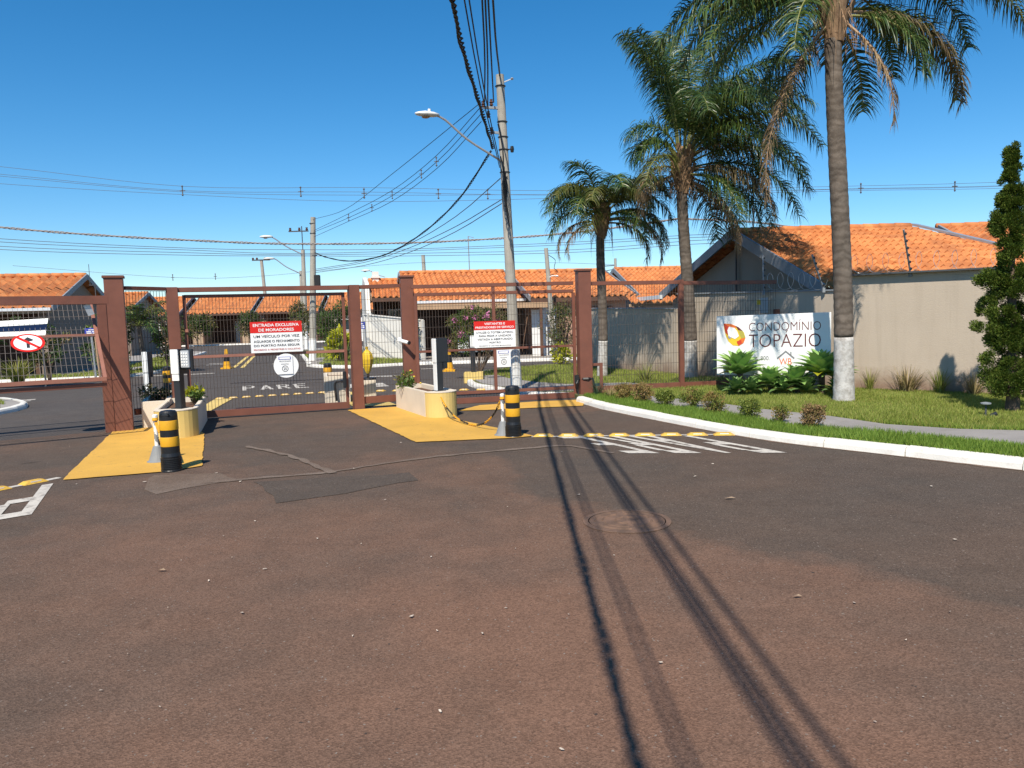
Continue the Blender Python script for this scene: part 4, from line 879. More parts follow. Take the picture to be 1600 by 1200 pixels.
text("TOPÁZIO", nb, "logo_maroon", "lettering", Q, sx, ez, 1.22, -.445, 1.26, .31, -.012)
text("Tozini, 800.", nb, "sign_ink", "lettering", Q, sx, ez, .73, -.81, .46, .09, -.008)
text("WB", nb, "logo_orange", "lettering", Q, sx, ez, 1.24, -.87, .22, .12, .0)
mb = MB(); mb.plate(Q, sx, ez, [(1.10, -.83), (1.245, -.70), (1.39, -.83), (1.40, -.80), (1.345, -.752), (1.345, -.69), (1.325, -.69), (1.325, -.735), (1.245, -.665), (1.09, -.80)], .001); obj("house_outline", mb, "logo_grey", nb)
gem = thing("tmp", None, None); bpy.data.objects.remove(gem)
def gempt(x, y): return (.13 + x * .40, -.13 - y * .44)
lay = 0
for nm, poly, m in (("gem_outline", [(.0, .02), (.35, .05), (.7, .2), (.93, .42), (1.0, .65), (.9, .88), (.68, 1.0), (.42, .97), (.22, .8), (.1, .55), (.02, .25)], "logo_yellow"),
                    ("gem_facet", [(.0, .02), (.35, .05), (.7, .2), (.5, .22), (.25, .16)], "logo_orange"), ("gem_facet", [(0, .02), (.25, .16), (.17, .32), (.22, .55), (.08, .42)], "logo_red"),
                    ("gem_facet", [(.55, .13), (.7, .2), (.88, .36), (.66, .32)], "logo_maroon"), ("gem_facet", [(.66, .32), (.88, .36), (1.0, .65), (.8, .68)], "logo_olive"),
                    ("gem_facet", [(.8, .68), (1.0, .65), (.9, .88), (.68, 1.0), (.6, .84)], "logo_orange"), ("gem_facet", [(.6, .8), (.8, .74), (.84, .9), (.66, .96)], "logo_red"),
                    ("gem_facet", [(.25, .16), (.5, .22), (.62, .36), (.7, .58), (.52, .7), (.34, .62), (.22, .55), (.17, .32)], "sign_white"), ("gem_facet", [(.22, .55), (.34, .62), (.3, .7), (.2, .62)], "logo_lilac")):
    lay += 1; mb = MB(); mb.plate(Q + sn * (.0008 * lay), sx, ez, [gempt(*p) for p in poly], .0006); obj(nm, mb, m, nb)
# illegible little blue street plates
def blue_plate(label, P, ex, w, h, pole):
    t, P, ez, nn = board("street_plate", label, P, ex, w, h, .01, "sign_blue"); mb = MB(); q = P + nn * .003
    for k, (a, b) in enumerate(((.25, .75), (.12, .42), (.5, .9), (.12, .5), (.56, .9))):
        y = -h * (.25 if k == 0 else .55 if k < 3 else .8); mb.plate(q, ex, ez, [(w * a, y - h * .08), (w * b, y - h * .08), (w * b, y + h * .08), (w * a, y + h * .08)], .001)
    obj("print", mb, "sign_white", t); 
    mb = MB(); mb.tube([(P.x + pole, P.y + .03, .05), (P.x + pole - .06, P.y + .03, P.z + .03)], .03); obj("pole", mb, "galvanised", t)
blue_plate("small blue street plate on a slim pole before the dark house wall", Vector((-13.25, 24.0, 1.68)), Vector((1, 0, 0)), .46, .2, .23)
blue_plate("small blue street plate beside the white garden wall", Vector((-5.82, 29.5, 1.62)), Vector((1, 0, 0)), .26, .26, .3)
# camera on the centre post
cc = thing("security_camera", "white bullet security camera on the centre gate post", "camera", (-2.05, 14.45, 1.24))
mb = MB(); mb.box(-2.12, -2.04, 14.40, 14.50, 1.22, 1.30); obj("junction_box", mb, "plastic_white", cc, bev=.01)
mb = MB(); mb.tube([(-2.04, 14.40, 1.235), (-1.90, 14.30, 1.20)], [.035, .033], 10); obj("barrel", mb, "plastic_white", cc, smooth=False)
mb = MB(); mb.tube([(-1.90, 14.30, 1.20), (-1.88, 14.286, 1.196)], .036, 10); obj("lens_hood", mb, "totem_black", cc)

# ------------------------------------------------------------------ planters, totems, bollards, chains
def planter(label, C, d, r, L, h, front="yellow_wall", group="planters at the gate"):
    """trough with a solid half-round nose; C nose centre, d points to the nose"""
    t = thing("planter", label, "planter", (C[0], C[1], 0), group); d = Vector((*d, 0)).normalized(); p = Vector((-d.y, d.x, 0)); C = Vector((*C, 0))
    nose = [C + p * (r * math.cos(a)) + d * (r * math.sin(a)) for a in [math.pi * i / 14 for i in range(15)]]
    obj("nose", MB().prism([(q.x, q.y) for q in nose], -.02, h - .002), front, t, bev=.012)
    cap_ = [C + p * ((r + .004) * math.cos(a)) + d * ((r + .004) * math.sin(a)) for a in [math.pi * i / 14 for i in range(15)]]
    obj("nose_top", MB().prism([(q.x, q.y) for q in cap_], h - .002, h + .012), "cream_wall", t)
    for s in (1, -1):
        a = C + p * s * (r - .035) - d * .003; b = a - d * L; mb = MB(); mb.bar((a.x, a.y, h / 2 - .005), (b.x, b.y, h / 2 - .005), .07, h + .03); obj("side_wall", mb, "cream_wall", t, bev=.008)
    b = C - d * (L - .035); mb = MB(); mb.bar(b + p * (r - .072) + Vector((0, 0, h / 2)), b - p * (r - .072) + Vector((0, 0, h / 2)), .07, h + .015); obj("end_wall", mb, "cream_wall", t)
    a, b = C - d * .01, C - d * (L - .07); mb = MB(); mb.bar((a.x, a.y, h / 2 - .05), (b.x, b.y, h / 2 - .05), 2 * r - .14, h - .04); obj("soil", mb, "soil", t)
    return t
planter("cream planter with rounded yellow nose carrying the left keypad totem", (-4.97, 11.27), (.31, -.95), .30, 1.9, .41)
planter("cream planter with rounded yellow nose carrying the right keypad totem", (-1.20, 12.74), (.41, -.91), .27, 1.75, .42)
def trough(label, P, ex, w, L, h, mat="cream_wall"):
    t = thing("planter", label, "planter", (P[0], P[1], 0), "planters at the gate"); ex = Vector((*ex, 0)).normalized(); ey = Vector((-ex.y, ex.x, 0)); P = Vector((*P, 0)); H = Vector((0, 0, h / 2))
    for nm, a, b in (("front_wall", P, P + ex * w), ("back_wall", P + ey * L, P + ey * L + ex * w)):
        mb = MB(); mb.bar(a + H, b + H, .07, h); obj(nm, mb, mat, t, bev=.006)
    for a in (P + ex * .035 + ey * .036, P + ex * (w - .035) + ey * .036):
        mb = MB(); mb.bar(a + H, a + ey * (L - .072) + H, .07, h - .004); obj("side_wall", mb, mat, t)
    a = P + ex * (w / 2) + ey * .04; mb = MB(); mb.bar((a.x, a.y, h / 2 - .05), (*(a + ey * (L - .08)).xy, h / 2 - .05), w - .15, h - .02); obj("soil", mb, "soil", t); return t
trough("cream planter with flowering shrub behind the left fence panel", (-6.0, 12.36), (.93, .36), .42, 2.1, .43)
trough("pale box planter with black pipe just inside the residents gate", (-3.75, 15.3), (.97, .24), .5, 1.2, .55)
trough("cream planter under the yellow wrapped intercom behind the mesh", (-3.2, 15.6), (.97, .24), .42, .8, .42)
mb = MB(); mb.tube(smooth_path([(-3.50, 15.22, .06), (-3.52, 15.22, .38), (-3.47, 15.22, .44), (-3.3, 15.24, .45)], .06), .025); obj("drain_pipe", mb, "black_rubber", loc=(-3.5, 15.2, .05), label="bent black pipe on the front of the pale box planter", cat="pipe")

def totem(name, label, P, fwd, h, keypad, head_h=.36, dark=False):
    """intercom column: pale front cover on a dark box"""
    t = thing(name, label, "intercom", (P[0], P[1], P[2]), "keypad totems"); f = Vector((*fwd, 0)).normalized(); s = Vector((-f.y, f.x, 0)); P = Vector(P)
    def blk(nm, u0, u1, v0, v1, z0, z1, m, bev=.006, par=None):
        q = [P + f * u + s * v for u, v in ((u0, v0), (u1, v0), (u1, v1), (u0, v1))]
        return obj(nm, MB().prism([(a.x, a.y) for a in q], P.z + z0, P.z + z1, bottom=True), m, par or t, bev=bev)
    blk("column", -.06, .045, -.055, .055, 0, h - .02, "totem_black"); blk("base_plate", -.09, .09, -.09, .09, 0, .012, "totem_black", 0)
    blk("front_strip", .047, .065, -.058, .058, .0 if not keypad else h - .46, h - head_h, "totem_black" if dark else "plastic_white", .004)
    blk("head", -.17, .045, -.062, .062, h - head_h, h, "totem_black", .012)
    blk("front_cover", .047, .075, -.064, .064, h - head_h, h, "plastic_white", .006)
    if keypad:
        k = blk("keypad", -.02, .02, .07, .21, h - .27, h - .02, "totem_grey", .006)
        c0 = P + f * .022
        for r_ in range(5):
            for c_ in range(3):
                q = c0 + s * (.10 + c_ * .04); mb = MB(); mb.bar((q.x - f.x * .004, q.y - f.y * .004, P.z + h - .06 - r_ * .042), (q.x + f.x * .006, q.y + f.y * .006, P.z + h - .06 - r_ * .042), .022, .024); obj("key", mb, "plastic_white", k)
        blk("keypad_back", -.06, -.022, .05, .24, h - .30, h + .0, "totem_black", .006)
    else: blk("card_reader", -.15, -.07, -.06, .06, h - head_h - .1, h - head_h, "totem_black")
    return t
totem("keypad_totem", "black keypad totem with white cover standing on the left planter", (-4.90, 11.27, .42), (-.25, -.97), .87, True, .36)
totem("keypad_totem", "black totem with white front strip standing on the right planter", (-1.22, 12.74, .43), (-.85, -.53), .87, False, .40)
totem("keypad_totem", "white fronted totem behind the mesh of the left fence panel", (-8.55, 18.0, .12), (-.1, -1), .95, False, .5)
tt = totem("keypad_totem", "slim dark totem on a yellow block at the lawn island tip", (-.97, 19.4, .24), (.2, -1), .95, False, .30, True)
mb = MB(); mb.box(-1.2, -.72, 19.15, 19.6, 0, .27); obj("totem_block", mb, "yellow_wall", bev=.01, loc=(-.96, 19.4, 0), label="yellow concrete block under the slim dark totem", cat="block")

def bollard(label, x, y, h=.70, r=.098, lean=(0, 0)):
    t = thing("bollard", label, "bollard", (x, y, 0), "black and yellow flexible bollards"); C = (x, y, 0)
    prof = [(r * 1.16, 0), (r * 1.16, .015)]
    for k in range(7): z = .02 + k * .02; prof += [(r * 1.13, z), (r * 1.13, z + .011), (r * 1.04, z + .013), (r * 1.04, z + .019)]
    prof += [(r * 1.08, .17), (r * 1.0, .21), (r * .985, h * .92), (r * .93, h * .965), (r * .78, h * .99), (r * .4, h)]
    obj("body", MB().lathe(prof, 28, C), "black_rubber", t, smooth=False)
    for z0, z1 in ((.285, .392), (.47, .577)): obj("band", MB().lathe([(r * 1.012, z0), (r * 1.018, z0 + .003), (r * 1.015, z1 - .003), (r * 1.008, z1)], 28, C), "band_yellow", t, smooth=True)
    hb = MB(); hb.box(x - .055, x + .055, y - r * .99, y - r * .80, h * .90, h * .945); obj("hand_slot", hb, "cable_black", t, bev=.012); return t
bollard("black and yellow bollard at the tip of left yellow island", -3.86, 8.55, .69)
bollard("black and yellow bollard at the tip of right yellow island before the white pole", .0, 10.28, .70)
bollard("black and yellow bollard standing inside the residents gate", -4.3, 17.95, .68)
bollard("black and yellow bollard behind the left planter and fence", -8.4, 18.7, .68)

def chain_post(label, x, y, h=.56):
    t = thing("chain_post", label, "chain post", (x, y, 0), "chain posts on cone feet")
    obj("cone_base", MB().lathe([(.125, 0), (.125, .015), (.10, .03), (.045, .19), (.032, .2)], 20, (x, y, 0)), "plastic_grey", t)
    mb = MB(); n = 28
    for i in range(n):
        z0 = .19 + (h - .2) * i / n; z1 = .19 + (h - .2) * (i + 1) / n
        for j in range(10):
            a0 = 2 * math.pi * j / 10; a1 = 2 * math.pi * (j + 1) / 10; r = .024; mi = 1 if math.sin(a0 + i * .42) > .1 else 0
            mb.add([(x + r * math.cos(a0), y + r * math.sin(a0), z0), (x + r * math.cos(a1), y + r * math.sin(a1), z0), (x + r * math.cos(a1), y + r * math.sin(a1), z1), (x + r * math.cos(a0), y + r * math.sin(a0), z1)], [(0, 1, 2, 3)], mi)
    obj("pole", mb, ["pole_white", "plastic_grey"], t); obj("pole_cap", MB().lathe([(.03, h - .02), (.032, h + .01), (.015, h + .02)], 12, (x, y, 0)), "plastic_white", t)
    mb = MB(); mb.lathe([(.03, h - .06), (.036, h - .05), (.03, h - .02)], 10, (x, y, 0)); obj("chain_ring", mb, "band_yellow", t)
chain_post("grey cone foot chain post left of the left bollard", -4.29, 9.15)
chain_post("grey cone foot chain post beside the right bollard", -.14, 10.42)
def chain(label, pts, sag=None):
    t = thing("plastic_chain", label, "chain", pts[0]); path = smooth_path(pts, .02); acc = 0; last = -1; k = 0; lk = {0: MB(), 1: MB()}
    P = [Vector(p) for p in path]; L = [0]
    for a, b in zip(P, P[1:]): L.append(L[-1] + (b - a).length)
    n = int(L[-1] / .036)
    for i in range(n):
        s = i * .036; j = min(range(len(L)), key=lambda q: abs(L[q] - s)); j2 = min(j + 1, len(P) - 1); d = (P[j2] - P[j]); d = d.normalized() if d.length > 1e-6 else Vector((1, 0, 0))
        side = d.cross(Vector((0, 0, 1))); side = side.normalized() if side.length > 1e-3 else Vector((1, 0, 0)); up = d.cross(side)
        w = (side if i % 2 else up); ring = [P[j] + d * (.026 * math.cos(2 * math.pi * q / 8)) + w * (.013 * math.sin(2 * math.pi * q / 8)) for q in range(9)]
        lk[(i // 8) % 2].tube(ring, .0055, 4, cap=False)
    obj("yellow_links", lk[0], "band_yellow", t, kind='stuff'); obj("black_links", lk[1], "black_rubber", t, kind='stuff'); return t
chain("yellow and black plastic chain hanging between right planter and cone post", [(-1.16, 12.45, .34), (-1.02, 12.15, .17), (-.82, 11.75, .06), (-.6, 11.35, .035), (-.42, 11.0, .10), (-.26, 10.65, .28), (-.16, 10.44, .50)])
chain("yellow and black plastic chain hanging behind left bollard", [(-4.93, 10.96, .36), (-4.86, 10.7, .16), (-4.72, 10.3, .05), (-4.55, 9.8, .09), (-4.40, 9.4, .30), (-4.31, 9.19, .50)])
mb = MB(); mb.bar((-4.27, 9.12, .48), (-4.0, 8.62, .43), .035, .012); obj("strap", mb, "band_yellow", loc=(-4.2, 9, .46), label="yellow strap tied from the left chain post to the bollard", cat="strap")

# raised road studs
def stud(label, x, y, ang, sx=.27, sy=.14, h=.030, grp=None, mat="yellow_stud"):
    c, s = math.cos(ang), math.sin(ang); mb = MB(); v = []
    for k, z in ((1, .0), (.62, h)):
        for a, b in ((-1, -1), (1, -1), (1, 1), (-1, 1)):
            p, q = a * sx / 2 * (k if z else 1), b * sy / 2 * k; v.append((x + p * c - q * s, y + p * s + q * c, z + .004))
    mb.add(v, [(0, 1, 5, 4), (1, 2, 6, 5), (2, 3, 7, 6), (3, 0, 4, 7), (4, 5, 6, 7)])
    o = obj("road_stud", mb, mat, loc=(x, y, 0), bev=.006, label=label, cat="road stud", group=grp)
    m2 = MB(); m2.bar((x - .055 * c - .02 * s * 0 + s * .045, y - .055 * s - c * .045, .022), (x + .055 * c + s * .045, y + .055 * s - c * .045, .022), .02, .014); obj("reflector", m2, "sign_white", o); return o
ords = ["first", "second", "third", "fourth", "fifth", "sixth", "seventh", "eighth", "ninth", "tenth"]
for i in range(8):
    t = i / 7; stud(f"{ords[i]} yellow road stud counted from right bollard to the white kerb", .40 + 2.34 * t, 10.24 - .33 * t, R(-8), grp="yellow road studs right of the bollard")
for i in range(4):
    t = i / 3; stud(f"{ords[i]} yellow road stud from the left picture edge before the island", -5.67 + .54 * t, 7.08 + 1.0 * t, R(61), .26, grp="yellow road studs at the left edge")
for i in range(9):
    t = i / 8; stud(f"{ords[i]} yellow road stud from left in the row inside residents gate", -6.5 + 2.1 * t, 17.0 + .75 * t, R(19), .2, grp="yellow road studs inside residents gate")
for i in range(7):
    t = i / 6; stud(f"{ords[i]} yellow road stud from left in the row inside visitors gate", -3.05 + 2.35 * t, 17.75 - .45 * t, R(-10), .22, grp="yellow road studs inside visitors gate")
def cone_marker(label, x, y, h=.75):
    t = thing("traffic_cone", label, "traffic cone", (x, y, 0), "black and yellow cones inside"); mb = MB(); mb.box(x - .19, x + .19, y - .19, y + .19, 0, .05); obj("foot", mb, "band_yellow", t)
    for z0, z1, m in ((.05, .28, "band_yellow"), (.28, .52, "black_rubber"), (.52, h, "band_yellow")):
        r = lambda z: .15 - .10 * z / h; obj("cone_band", MB().lathe([(r(z0), z0), (r(z1), z1)], 16, (x, y, 0)), m, t)
cone_marker("black and yellow cone at the end of the double yellow line", -10.85, 29.3)
cone_marker("black and yellow cone behind visitors gate near the slim totem", -1.95, 24.0)
# yellow wrapped intercom
wi = thing("wrapped_intercom", "intercom wrapped in yellow plastic on a post behind the mesh", "intercom", (-2.98, 15.9, 0))
mb = MB(); mb.lathe([(.015, .52), (.06, .60), (.10, .70), (.125, .84), (.11, .94), (.07, 1.0), (.02, 1.04), (.035, 1.10)], 7, (-2.98, 15.9, 0)); obj("plastic_bag", mb, "bag_yellow", wi)
mb = MB(); mb.lathe([(.02, .83), (.06, .87), (.07, .93), (.03, .98)], 7, (-3.17, 15.9, 0)); obj("bag_knot", mb, "bag_yellow", wi)
mb = MB(); mb.tube([(-2.98, 15.9, .38), (-2.98, 15.9, .62)], .03); obj("stem", mb, "black_rubber", wi); mb = MB(); mb.lathe([(.16, .42), (.15, .46), (.05, .47)], 14, (-2.96, 15.85, 0)); obj("base", mb, "black_rubber", wi)
# manhole
mh = thing("manhole_cover", "rusty round manhole cover caked with red dirt in the road", "manhole", (.86, 5.85, 0))
obj("frame_ring", MB().lathe([(.34, .002), (.34, .008), (.30, .009), (.30, .002)], 40, (.86, 5.85, 0)), "manhole_iron", mh)
obj("lid", MB().lathe([(.292, .002), (.292, .007), (.01, .008)], 40, (.86, 5.85, 0)), "manhole_iron", mh)
mb = MB()
for rr in (.09, .19, .25):
    for k in range(4):
        a0 = k * math.pi / 2 + .15 + rr; ar = [(.86 + rr * math.cos(a0 + q * .13), 5.85 + rr * math.sin(a0 + q * .13), .006) for q in range(10)]; mb.tube(ar, .011, 4)
obj("relief_ring", mb, "manhole_iron", mh, kind='stuff')
# small litter on the road
V = []; F = []
for i in range(70):
    d = 2.6 + 8 * random.random() ** 1.3; x = random.uniform(-.62, .62) * d; y = d; a = random.uniform(0, 6.28); s = random.choice((.005, .006, .008, .011, .015)) * (1 + (d > 6) * .7); c_, s_ = math.cos(a), math.sin(a); k = len(V)
    for u, w in ((-1, -.25), (0, -.45), (1, -.1), (.7, .35), (-.5, .4)): V.append((x + s * (u * c_ - w * s_), y + s * (u * s_ + w * c_), .008 + random.uniform(0, .006)))
    F.append((k, k + 1, k + 2, k + 3, k + 4))
mb = MB(); mb.add(V, F); obj("litter", mb, "litter_pale", kind='stuff')
for lab, x, y, s in (("pale dried leaf on the road right of the manhole", 1.83, 6.45, .05), ("pale curled leaf near the wire shadows on the road", 1.55, 4.15, .026), ("pale scrap on road below the left island", -2.35, 4.95, .03)):
    mb = MB(); mb.add([(x - s, y, .012), (x - s * .3, y - s * .4, .02), (x + s, y - s * .1, .014), (x + s * .4, y + s * .35, .022), (x - s * .4, y + s * .35, .012)], [(0, 1, 3, 4), (1, 2, 3)]); obj("dry_leaf", mb, "leaf_tan", loc=(x, y, .01), label=lab, cat="leaf")

# ================================================================== POLES, LAMPS, CABLES
def pole(name, label, base, top, r0, r1, white=None, arm=None, group="concrete utility poles", n=14):
    t = thing(name, label, "utility pole", base, group); b, q = Vector(base), Vector(top); L = (q - b).length
    zs = (white - base[2]) / (q.z - b.z) if white else 0
    p1 = b.lerp(q, zs) if white else b; rr = r0 + (r1 - r0) * zs
    obj("shaft", MB().tube([p1, q], [rr, r1], n), "concrete", t, smooth=False)
    if white: obj("painted_base", MB().tube([b, p1], [r0 + .002, rr + .002], n), "pole_white", t)
    return t
PB = (.09, 15.95, .05); PT = (-.06, 15.9, 6.47)
mp = pole("utility_pole", "tall leaning concrete pole with painted white foot behind the visitors gate", PB, PT, .118, .082, .98)
def on_pole(z): f = (z - PB[2]) / (PT[2] - PB[2]); return Vector(PB).lerp(Vector(PT), f)
for z in (6.25, 5.55, 5.25, 5.0, 4.55):
    c = on_pole(z); obj("clamp", MB().lathe([(.10, -.012), (.112, 0), (.10, .012)], 12, c), "metal_dark", mp)
c = on_pole(5.72); mb = MB(); mb.bar(c + Vector((-.06, -.02, .1)), c + Vector((-.38, -.03, .12)), .05, .05); mb.bar(c + Vector((-.07, -.02, .12)), c + Vector((-.07, -.02, -.18)), .04, .03); obj("bracket_arm", mb, "metal_grey", mp)
c = on_pole(5.33); mb = MB(); mb.bar(c + Vector((-.07, -.02, 0)), c + Vector((-.22, -.02, .02)), .045, .045); obj("bracket_arm", mb, "metal_grey", mp)
for dx, z in ((-.36, 5.90), (-.20, 5.93), (-.27, 5.70), (-.22, 5.38)):
    c = on_pole(z); obj("insulator", MB().lathe([(.02, -.07), (.045, -.05), (.025, -.02), (.045, 0), (.025, .03), (.03, .06)], 10, (c.x + dx, c.y - .03, z)), "insulator", mp)
c = on_pole(6.3); mb = MB(); mb.bar(c, c + Vector((.24, 0, .09)), .02, .02); mb.lathe([(.02, 0), (.035, .02), (.02, .04)], 8, c + Vector((.24, 0, .07))); obj("side_pin", mb, "galvanised", mp)
mb = MB(); mb.tube(smooth_path([on_pole(5.5) + Vector((-.09, -.06, 0)), on_pole(5) + Vector((-.02, -.11, 0)), on_pole(4.4) + Vector((-.03, -.11, 0)), on_pole(3.5) + Vector((.03, -.115, 0))], .2), .012, 5)
for k in range(5):
    mb.tube(smooth_path([on_pole(4.85 - k * .1) + Vector((-.07 + k * .03, -.1, 0)), on_pole(4.3) + Vector((.03 - k * .025, -.125, 0)), on_pole(3.85 - .1 * k) + Vector((-.04 + k * .02, -.11, 0))], .15), .011, 5)
obj("cable_bundle", mb, "cable_black", mp)
c = on_pole(5.0); mb = MB(); mb.bar(c + Vector((.09, -.03, 0)), c + Vector((.18, -.03, 0)), .02, .02); mb.lathe([(.03, -.06), (.04, 0), (.03, .06)], 8, c + Vector((.17, -.03, 0))); obj("spool_insulator", mb, "cable_black", mp)
def street_lamp(label, base, elbow, head, sc=1., mast=None):
    t = thing("street_lamp", label, "street lamp", base, "street lamps"); pts = smooth_path([base, Vector(base).lerp(Vector(head), .5) + Vector((0, 0, -.04 * sc)), elbow, head], .1)
    obj("arm", MB().tube(pts, .024 * sc, 8), "galvanised", t)
    h = Vector(head); d = (h - Vector(elbow)); d.z = 0; d.normalize(); s = Vector((-d.y, d.x, 0)); mb = MB(); vs = []
    pr = [(-.08, .04, .03), (.03, .10, .055), (.22, .125, .065), (.36, .09, .04), (.42, .03, .02)]; n = 10
    for u, w, hh in pr:
        for j in range(n): a = 2 * math.pi * j / n; z = math.sin(a) * hh; vs.append(h + d * (u * sc) + s * (math.cos(a) * w * sc) + Vector((0, 0, (z if z > 0 else z * .8) * sc)))
    fs = [(i * n + j, i * n + (j + 1) % n, (i + 1) * n + (j + 1) % n, (i + 1) * n + j) for i in range(4) for j in range(n)] + [tuple(range(n - 1, -1, -1)), tuple(4 * n + j for j in range(n))]
    mb.add(vs, fs); obj("lamp_head", mb, "lamp_white", t, smooth=True)
    g = MB(); g.lathe([(.06 * sc, 0), (.085 * sc, .012 * sc), (.06 * sc, .02 * sc)], 12, h + d * (.20 * sc) + Vector((0, 0, -.072 * sc))); obj("lamp_glass", g, "beam_tan", t)
    if mast: obj("photocell", MB().lathe([(.03 * sc, 0), (.03 * sc, .06 * sc)], 8, h + d * (.12 * sc) + Vector((0, 0, .05 * sc))), "plastic_white", t)
    return t
street_lamp("white street lamp on a slanting arm of the leaning concrete pole", (-.10, 15.85, 4.78), (-1.15, 15.42, 5.50), (-1.34, 15.34, 5.58), .95, True)
p1 = pole("utility_pole", "concrete pole with white foot on the corner lawn behind the residents gate", (-8.25, 31.9, .05), (-7.93, 31.9, 5.95), .15, .10, 1.0)
mb = MB(); mb.box(-7.98, -7.74, 31.72, 31.86, 3.1, 3.6); obj("junction_box", mb, "cable_black", p1, bev=.02)
for z in (5.7, 5.3, 4.4): obj("clamp", MB().lathe([(.12, -.02), (.13, 0), (.12, .02)], 10, (-7.97, 31.9, z)), "metal_dark", p1)
p2 = pole("utility_pole", "thinner concrete pole just left of the corner pole, farther up the street", (-12.5, 47.0, .05), (-12.4, 47.0, 6.1), .16, .11, 1.2)
mb = MB(); mb.tube([(-12.4, 47, 6.0), (-12.4, 47, 7.5)], .03); mb.bar((-13.2, 47, 7.2), (-12.0, 47, 7.2), .07, .07); obj("crossarm", mb, "metal_dark", p2)
for x in (-13.1, -12.55, -12.1): obj("insulator", MB().lathe([(.05, 0), (.09, .06), (.05, .12), (.08, .18)], 8, (x, 47, 7.23)), "insulator", p2)
street_lamp("far white street lamp above residents gate, higher of the two", (-12.4, 46.9, 5.8), (-13.9, 46.4, 6.75), (-14.1, 46.35, 6.85), 1.5)
street_lamp("far white street lamp above residents gate, lower of the two", (-15.6, 58, 5.4), (-17.2, 57.5, 6.45), (-17.4, 57.4, 6.5), 1.6)
p2b = pole("utility_pole", "very distant pole carrying the lower far lamp", (-15.7, 58.2, .05), (-15.6, 58.2, 5.6), .14, .1)
p3 = pole("utility_pole", "distant concrete pole with a T top above the far roofs", (-24.4, 78, 0), (-24.8, 78, 8.2), .2, .15)
mb = MB(); mb.bar((-25.7, 77.9, 8.15), (-23.9, 77.9, 8.15), .12, .12); obj("crossarm", mb, "metal_dark", p3)
for x in (-25.6, -25.2, -24.4, -24.0): obj("insulator", MB().lathe([(.08, 0), (.12, .1), (.08, .2)], 8, (x, 77.9, 8.2)), "insulator", p3)
p4 = pole("utility_pole", "short concrete service pole before the roof right of the leaning pole", (1.65, 29.0, .05), (1.42, 29.0, 4.16), .10, .075)
mb = MB(); mb.tube(smooth_path([(1.5, 28.95, 3.05), (1.6, 28.9, 3.12), (1.75, 28.9, 3.12)], .05), .02); mb.lathe([(.03, 0), (.06, .03), (.03, .07)], 8, (1.8, 28.9, 3.08)); obj("lamp_arm", mb, "lamp_white", p4)
mb = MB(); mb.tube(smooth_path([(1.5, 28.9, 3.9), (1.75, 28.9, 3.7), (1.7, 28.9, 3.4), (1.85, 28.9, 3.25), (1.55, 28.9, 3.15)], .08), .012, 5); obj("cable_bundle", mb, "cable_black", p4)
pole("utility_pole", "slim distant pole standing above the centre house roof", (-7.5, 70, 0), (-7.67, 70, 7.5), .2, .16)
street_lamp("tiny distant lamp beside the slim pole over the centre roof", (-8.3, 52, 4.6), (-9.2, 51.8, 5.0), (-9.35, 51.8, 5.05), 1.2)
p6 = thing("thin_mast", "thin antenna mast above the centre house roof", "mast", (-2.25, 45, 0)); obj("rod", MB().tube([(-2.25, 45, 0), (-2.28, 45, 6.4)], .03, 6), "metal_grey", p6); obj("tip", MB().bar((-2.3, 45, 6.38), (-1.95, 45, 6.3), .04, .03), "metal_grey", p6)
p7 = pole("utility_pole", "distant pole with side arms behind the third palm", (8.6, 62, 0), (8.55, 62, 6.1), .14, .1)
mb = MB(); mb.bar((7.3, 62, 5.5), (8.5, 62, 5.55), .07, .07); mb.bar((7.5, 62, 5.1), (8.5, 62, 5.25), .06, .06); obj("side_arm", mb, "metal_dark", p7)
pole("utility_pole", "concrete pole standing behind the viewer on the street", (-1.4, -24, 0), (-1.35, -24, 6.6), .13, .09)

def cable(label, pts, r=.011, mat="cable_black", step=1.0, twist=0, spacers=(), grp="overhead wires", sp_h=.25):
    t = thing("overhead_cable", label, "cable", pts[0], grp)
    path = smooth_path(pts, .06 if twist else step)
    if twist:
        P = [Vector(p) for p in path]; L = 0; strands = [[] for _ in range(3)]
        for i, p in enumerate(P):
            if i: L += (p - P[i - 1]).length
            d = (P[min(i + 1, len(P) - 1)] - P[max(i - 1, 0)]).normalized(); a = d.cross(Vector((0, 0, 1))).normalized(); b = a.cross(d); w = math.sin(L * 5.1) * .35 + 1
            for k in range(3):
                ph = L * 2 * math.pi / twist + k * 2.094; strands[k].append(p + a * (r * 1.5 * w * math.cos(ph)) + b * (r * 1.5 * w * math.sin(ph)))
        for s in strands: obj("strand", MB().tube(s[::1], r, 5), mat, t, smooth=True)
    else: obj("wire", MB().tube(path, r, 5), mat, t, smooth=True)
    for s in spacers:
        x, y, z = s; mb = MB(); k_ = sp_h * .16; mb.bar((x, y, z - sp_h), (x, y, z + sp_h), k_, k_); mb.bar((x - sp_h * .5, y, z), (x + sp_h * .5, y, z), k_, k_)
        for dz in (-.8, .8): mb.lathe([(.1 * sp_h, -.16 * sp_h), (.22 * sp_h, 0), (.1 * sp_h, .16 * sp_h)], 6, (x, y, z + dz * sp_h))
        obj("spacer", mb, "cable_grey", t)
    return t
cable("thick twisted black cable coming from overhead to the leaning pole", [(-.70, -24, 5.75), (-.62, -10, 4.95), (-.53, 0, 4.82), (-.50, 8.3, 4.92), (-.48, 10, 4.95), (-.40, 12, 4.98), (-.24, 15.8, 5.02)], .0135, twist=.5)
